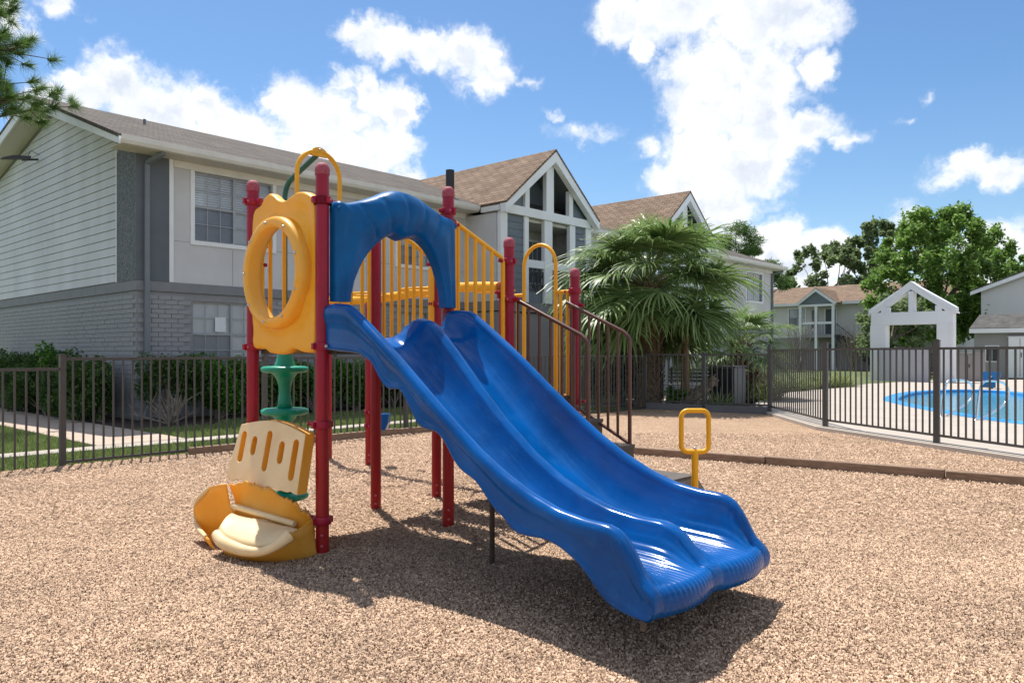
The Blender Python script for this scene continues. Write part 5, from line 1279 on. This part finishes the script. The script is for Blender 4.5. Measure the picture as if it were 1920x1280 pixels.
for x in (-1.2, .03, 1.33): wbox(FB, 'porch_column', 'white_far', (x, x + .2, -1.45, -1.25, 0, 4.918))
wbox(FB, 'porch_floor', 'wall_grey', (-1.2, 1.55, -1.42, -.04, 2.5, 2.75)); wbox(FB, 'porch_cross_rail', 'white_far', (-.99, .02, -1.42, -1.30, 3.55, 3.72), (.24, 1.32, -1.42, -1.30, 3.55, 3.72))
b = MB()
for x in np.linspace(-.95, 1.3, 20): b.bar((x, -1.36, 2.76), (x, -1.36, 3.54), .02)
b.build('porch_railing', 'iron', FB)
wbox(FB, 'door', 'door', (.35, 1.15, -.05, -.003, 2.76, 4.75)); wbox(FB, 'door', 'door', (.35, 1.15, -.05, .018, .02, 2.0)); wbox(FB, 'door_casing', 'white_far', (.26, .348, -.06, -.002, 2.76, 4.84), (1.152, 1.24, -.06, -.002, 2.76, 4.84), (.348, 1.152, -.06, -.002, 4.752, 4.84))
wbox(FB, 'side_pane', 'blind_dark', (-.75, -.25, -.03, -.003, 3.3, 4.7))
b = MB()
for k in range(12): b.ext(1.7 + k * .26, 1.98 + k * .26, -1.35, -.35, 2.55 - k * .21, 2.62 - k * .21)
b.bar((1.65, -1.37, 2.5), (4.8, -1.37, -.05), .06, .25); b.bar((1.65, -.33, 2.5), (4.8, -.33, -.05), .06, .25); b.build('stair_flight', 'iron', FB)
b = MB(); b.bar((1.65, -1.37, 3.55), (4.8, -1.37, 1.0), .05); 
for k in range(19): x = 1.7 + k * .165; b.bar((x, -1.37, 2.5 - (x - 1.65) * .81), (x, -1.37, 3.53 - (x - 1.65) * .81), .022)
b.build('stair_railing', 'iron', FB)
# leafless crepe myrtle in front of it
for (lab, X, Y, h) in (('leafless pale twiggy bush left of the far porch', 21.2, 57, 3.6), ('leafless pale twiggy bush right of the far porch', 25.4, 57.5, 3.4)):
    r_ = thing('bare_bush', lab, 'bush', (X, Y, 0), 0, 'leafless bushes at the far building'); b = MB()
    for i in range(22):
        a = random.uniform(0, 6.28); q = Vector((math.cos(a) * random.uniform(.2, 1.1), math.sin(a) * random.uniform(.2, 1.0), h * random.uniform(.6, 1)))
        pts = limb(b, (random.uniform(-.2, .2), 0, 0), q, .045, .015, 5, .08, 4)
        for j in range(3): s = pts[random.randint(2, 5)]; limb(b, s, s + Vector((random.uniform(-.4, .4), random.uniform(-.4, .4), random.uniform(.2, .7))), .015, .008, 3, .1, 3)
    b.build('branches', 'bare', r_)

# white gabled pavilion at the pool gate
PV = thing('gabled_pavilion', 'white gabled pavilion gateway at the far side of the pool', 'pavilion', (16.25, 35.0, .06), ANG)
def pvz(x): return 4.36 - abs(x - 1.65) * .79
for (y0, nm) in ((0, 0),):
    y1 = y0 + .55
    for x in (0, 2.68): wbox(PV, 'pillar', 'white_far', (x, x + .62, y0, y1, 0, 2.5))
    wbox(PV, 'lintel', 'white_far', (0, 3.3, y0 - .003, y1 + .003, 2.503, 3.05))
    b = MB(); t = .25
    for sg in (-1, 1): b.prism([(1.65, pvz(1.65)), (1.65, pvz(1.65) - t * 1.25), (1.65 + sg * 1.5, pvz(1.65 + 1.5) - t * .75 - .02), (1.65 + sg * 1.75, 3.053), (1.65 + sg * 1.75, 3.2)], lambda q, k: (q[0], y0 - .006 if k == 0 else y1 + .006, q[1]))
    b.ext(1.56, 1.74, y0 - .002, y1 + .002, 3.052, 3.95)
    for x in (.42, 2.62): b.ext(x, x + .26, y0 - .001, y1 + .001, 3.052, pvz(x + .13) - .2)
    b.build('truss', 'white_far', PV)
for sg in (-1, 1):
    MB().prism([(1.65, 4.40), (1.65 + sg * 1.78, 4.40 - 1.78 * .79), (1.65 + sg * 1.78, 4.34 - 1.78 * .79), (1.65, 4.362)], lambda q, k: (q[0], -.04 if k == 0 else .60, q[1])).build('roof_cap', 'white_far', PV)
wbox(PV, 'half_wall', 'lav', (.45, 2.45, -.25, -.10, 0, 1.42))
for x in (-.03, 3.2): wbox(PV, 'pillar_trim', 'white_far', (x, x + .13, -.03, -.004, 0, 2.5))
b = MB()
for z in (.6, 1.2): b.bar((.62, .45, z), (2.68, .45, z), .03)
for k in range(18): b.bar((.7 + k * .11, .45, .1), (.7 + k * .11, .45, 1.25), .018)
b.build('gate_bars', 'iron', PV)

# right-hand building with a raking roof edge and a small lean-to
RB = thing('gable_building', 'pale grey building with a raking white roof edge at the right picture edge', 'building', (27.9, 46, 0), ANG)
MB().prism([(0, 2.5), (16, 2.5), (16, 5.2), (8, 7.85), (0, 5.05)], lambda q, k: (q[0], 0 if k == 0 else .2, q[1])).build('gable_wall', 'wall_far', RB)
wbox(RB, 'wall', 'wall_grey', (0, 16, .02, .2, 0, 2.49)); wbox(RB, 'wall', 'wall_far', (0, .2, .205, 9, 0, 5.0))
MB().prism([(-.5, 4.75), (-.5, 5.0), (8, 8.1), (16.5, 5.0), (16.5, 4.75), (8, 7.8)], lambda q, k: (q[0], -.3 if k == 0 else -.25, q[1])).build('rake_board', 'white_far', RB)
for sg in (0, 1):
    X0 = -.55 if sg == 0 else 16.55
    uv_poly('roof_slope', [(8, -.3, 8.17), (X0, -.3, 5.02), (X0, 9, 5.02), (8, 9, 8.17)], (0, 1, 0), 'shingle', RB, .08)
LT = thing('lean_to_shed', 'small lean-to with dark roof and white fascia beside the right-hand building', 'shed', (23.9, 40.0, 0), ANG)
wbox(LT, 'wall', 'wall_grey', (0, 3.6, 0, 1.8, 0, 2.35)); wbox(LT, 'fascia', 'white_far', (-.15, 3.75, -.35, -.27, 2.33, 2.55)); uv_poly('roof', [(-.15, -.3, 2.58), (3.75, -.3, 2.58), (3.75, 1.9, 3.35), (-.15, 1.9, 3.35)], (1, 0, 0), 'dark_roof', LT, .06)
for x in (.5, 2.6): wbox(LT, 'window', 'white_far', (x, x + .62, -.03, -.002, .85, 1.7))
for x in (.55, 2.65): 
    for k in range(2): wbox(LT, 'pane', 'interior', (x + k * .27, x + .25 + k * .27, -.036, -.031, .9, 1.65))
wbox(LT, 'white_post', 'white_far', (3.45, 3.75, -.5, -.36, 0, 3.3))

# pool furniture
def cab(name, label, cat, X, Y, w, d, h, m, top='white_far', z=.06):
    r_ = thing(name, label, cat, (X, Y, z), ANG); b = MB(); b.bbox((w / 2, d / 2, h / 2), (w, d, h), .02); b.build('body', m, r_)
    b = MB(); b.bbox((w / 2, d / 2, h + .022), (w + .06, d + .06, .04), .01); b.build('lid', top, r_)
    b = MB(); b.ext(w * .49, w * .51, -.006, -.001, .08, h - .06); b.ext(w * .54, w * .57, -.03, -.001, h * .5, h * .62); b.build('door_joint', 'iron', r_); return r_
cab('tall_cabinet', 'tall white cabinet in front of the lean-to', 'cabinet', 24.9, 38.8, 1.0, .7, 2.05, 'white_far')
cab('equipment_cabinet', 'taupe cabinet to the right of the pavilion', 'cabinet', 19.85, 34.8, 1.15, .6, 1.22, 'tan_cab', 'tan_cab')
cab('equipment_cabinet', 'large taupe cabinet at the right picture edge by the pool', 'cabinet', 16.55, 24.7, 1.5, .5, 1.25, 'tan_cab', 'tan_cab')
CB = cab('utility_cabinet', 'charcoal utility cabinet behind the short fence below the low palm', 'cabinet', 5.12, 20.1, .72, .62, .94, 'bin_side', 'bin_side', 0)
wbox(CB, 'vent_panel', 'bin', (.025, .695, -.014, -.001, .03, .91))
b = MB()
for k in range(14): b.ext(.05, .67, -.022, -.0145, .07 + k * .06, .10 + k * .06)
b.build('louvre', 'bin', CB)
LC = thing('pool_lift_chair', 'blue pool lift chair at the far edge of the pool', 'chair', (16.75, 27.1, .06), ANG); LC.scale = (.85, .85, .56)
b = MB(); b.prism([(-.28, .5), (.28, .5), (.34, 1.0), (.30, 1.05), (-.30, 1.05), (-.34, 1.0)], lambda q, k: (q[0], .22 + (q[1] - .5) * .22 + (.05 if k else 0), q[1])); b.build('backrest', 'lift_blue', LC)
wbox(LC, 'seat', 'lift_blue', (-.28, .28, -.22, .24, .42, .497)); wbox(LC, 'leg_rest', 'lift_blue', (-.25, .25, -.28, -.225, .08, .46)); MB().tube([(0, .35, 0), (0, .35, .6), (0, .1, .75)], .05, 10).build('mast', 'tan_cab', LC)
for k, (X, Y, lab) in enumerate(((8.42, 15.15, 'stainless pool stair rail, the left of two hoops'), (8.62, 14.35, 'stainless pool stair rail, the right of two hoops'))):
    d = Vector((.93, .36, 0)); pth = [(0, -.02), (.04, .3), (.10, .58), (.16, .68), (.28, .72), (.62, .70), (.78, .64), (.85, .52), (.83, .38), (.72, .27), (.45, .14), (.10, -.0)]
    pts = [tuple(d * a + Vector((0, 0, z))) for a, z in [(q.x, q.y) for q in catmull([(a, z, 0) for a, z in pth], 5, False)]]
    r_ = thing('pool_rail', lab, 'handrail', (X, Y, .06), 0, 'pool stair rails'); MB().tube(pts, .021, 10).build('tube', 'steel', r_); MB().lathe([(.0, .012), (.05, .01), (.055, 0)], (0, 0, .002), 12).build('foot_plate', 'steel', r_)
# bench under the palms
BN = thing('park_bench', 'dark slatted metal bench under the palm behind the fence', 'bench', (4.15, 20.9, 0), R(-20))
for k in range(5): wbox(BN, 'seat_slat', 'bin_side', (0, 1.35, k * .085, k * .085 + .06, .43, .455))
for k in range(4): MB().bar((0, .45 + k * .025, .55 + k * .10), (1.35, .45 + k * .025, .55 + k * .10), .022, .07).build('back_slat', 'bin_side', BN)
for x in (.08, 1.23):
    b = MB(); b.bar((x, .02, 0), (x, .02, .428), .04); b.bar((x, .42, 0), (x, .55, .92), .04); b.bar((x, .04, .40), (x, .42, .40), .03); b.build('leg', 'iron', BN)
for t in (0.25, .55): pass
print('OBJECTS', len(bpy.data.objects))
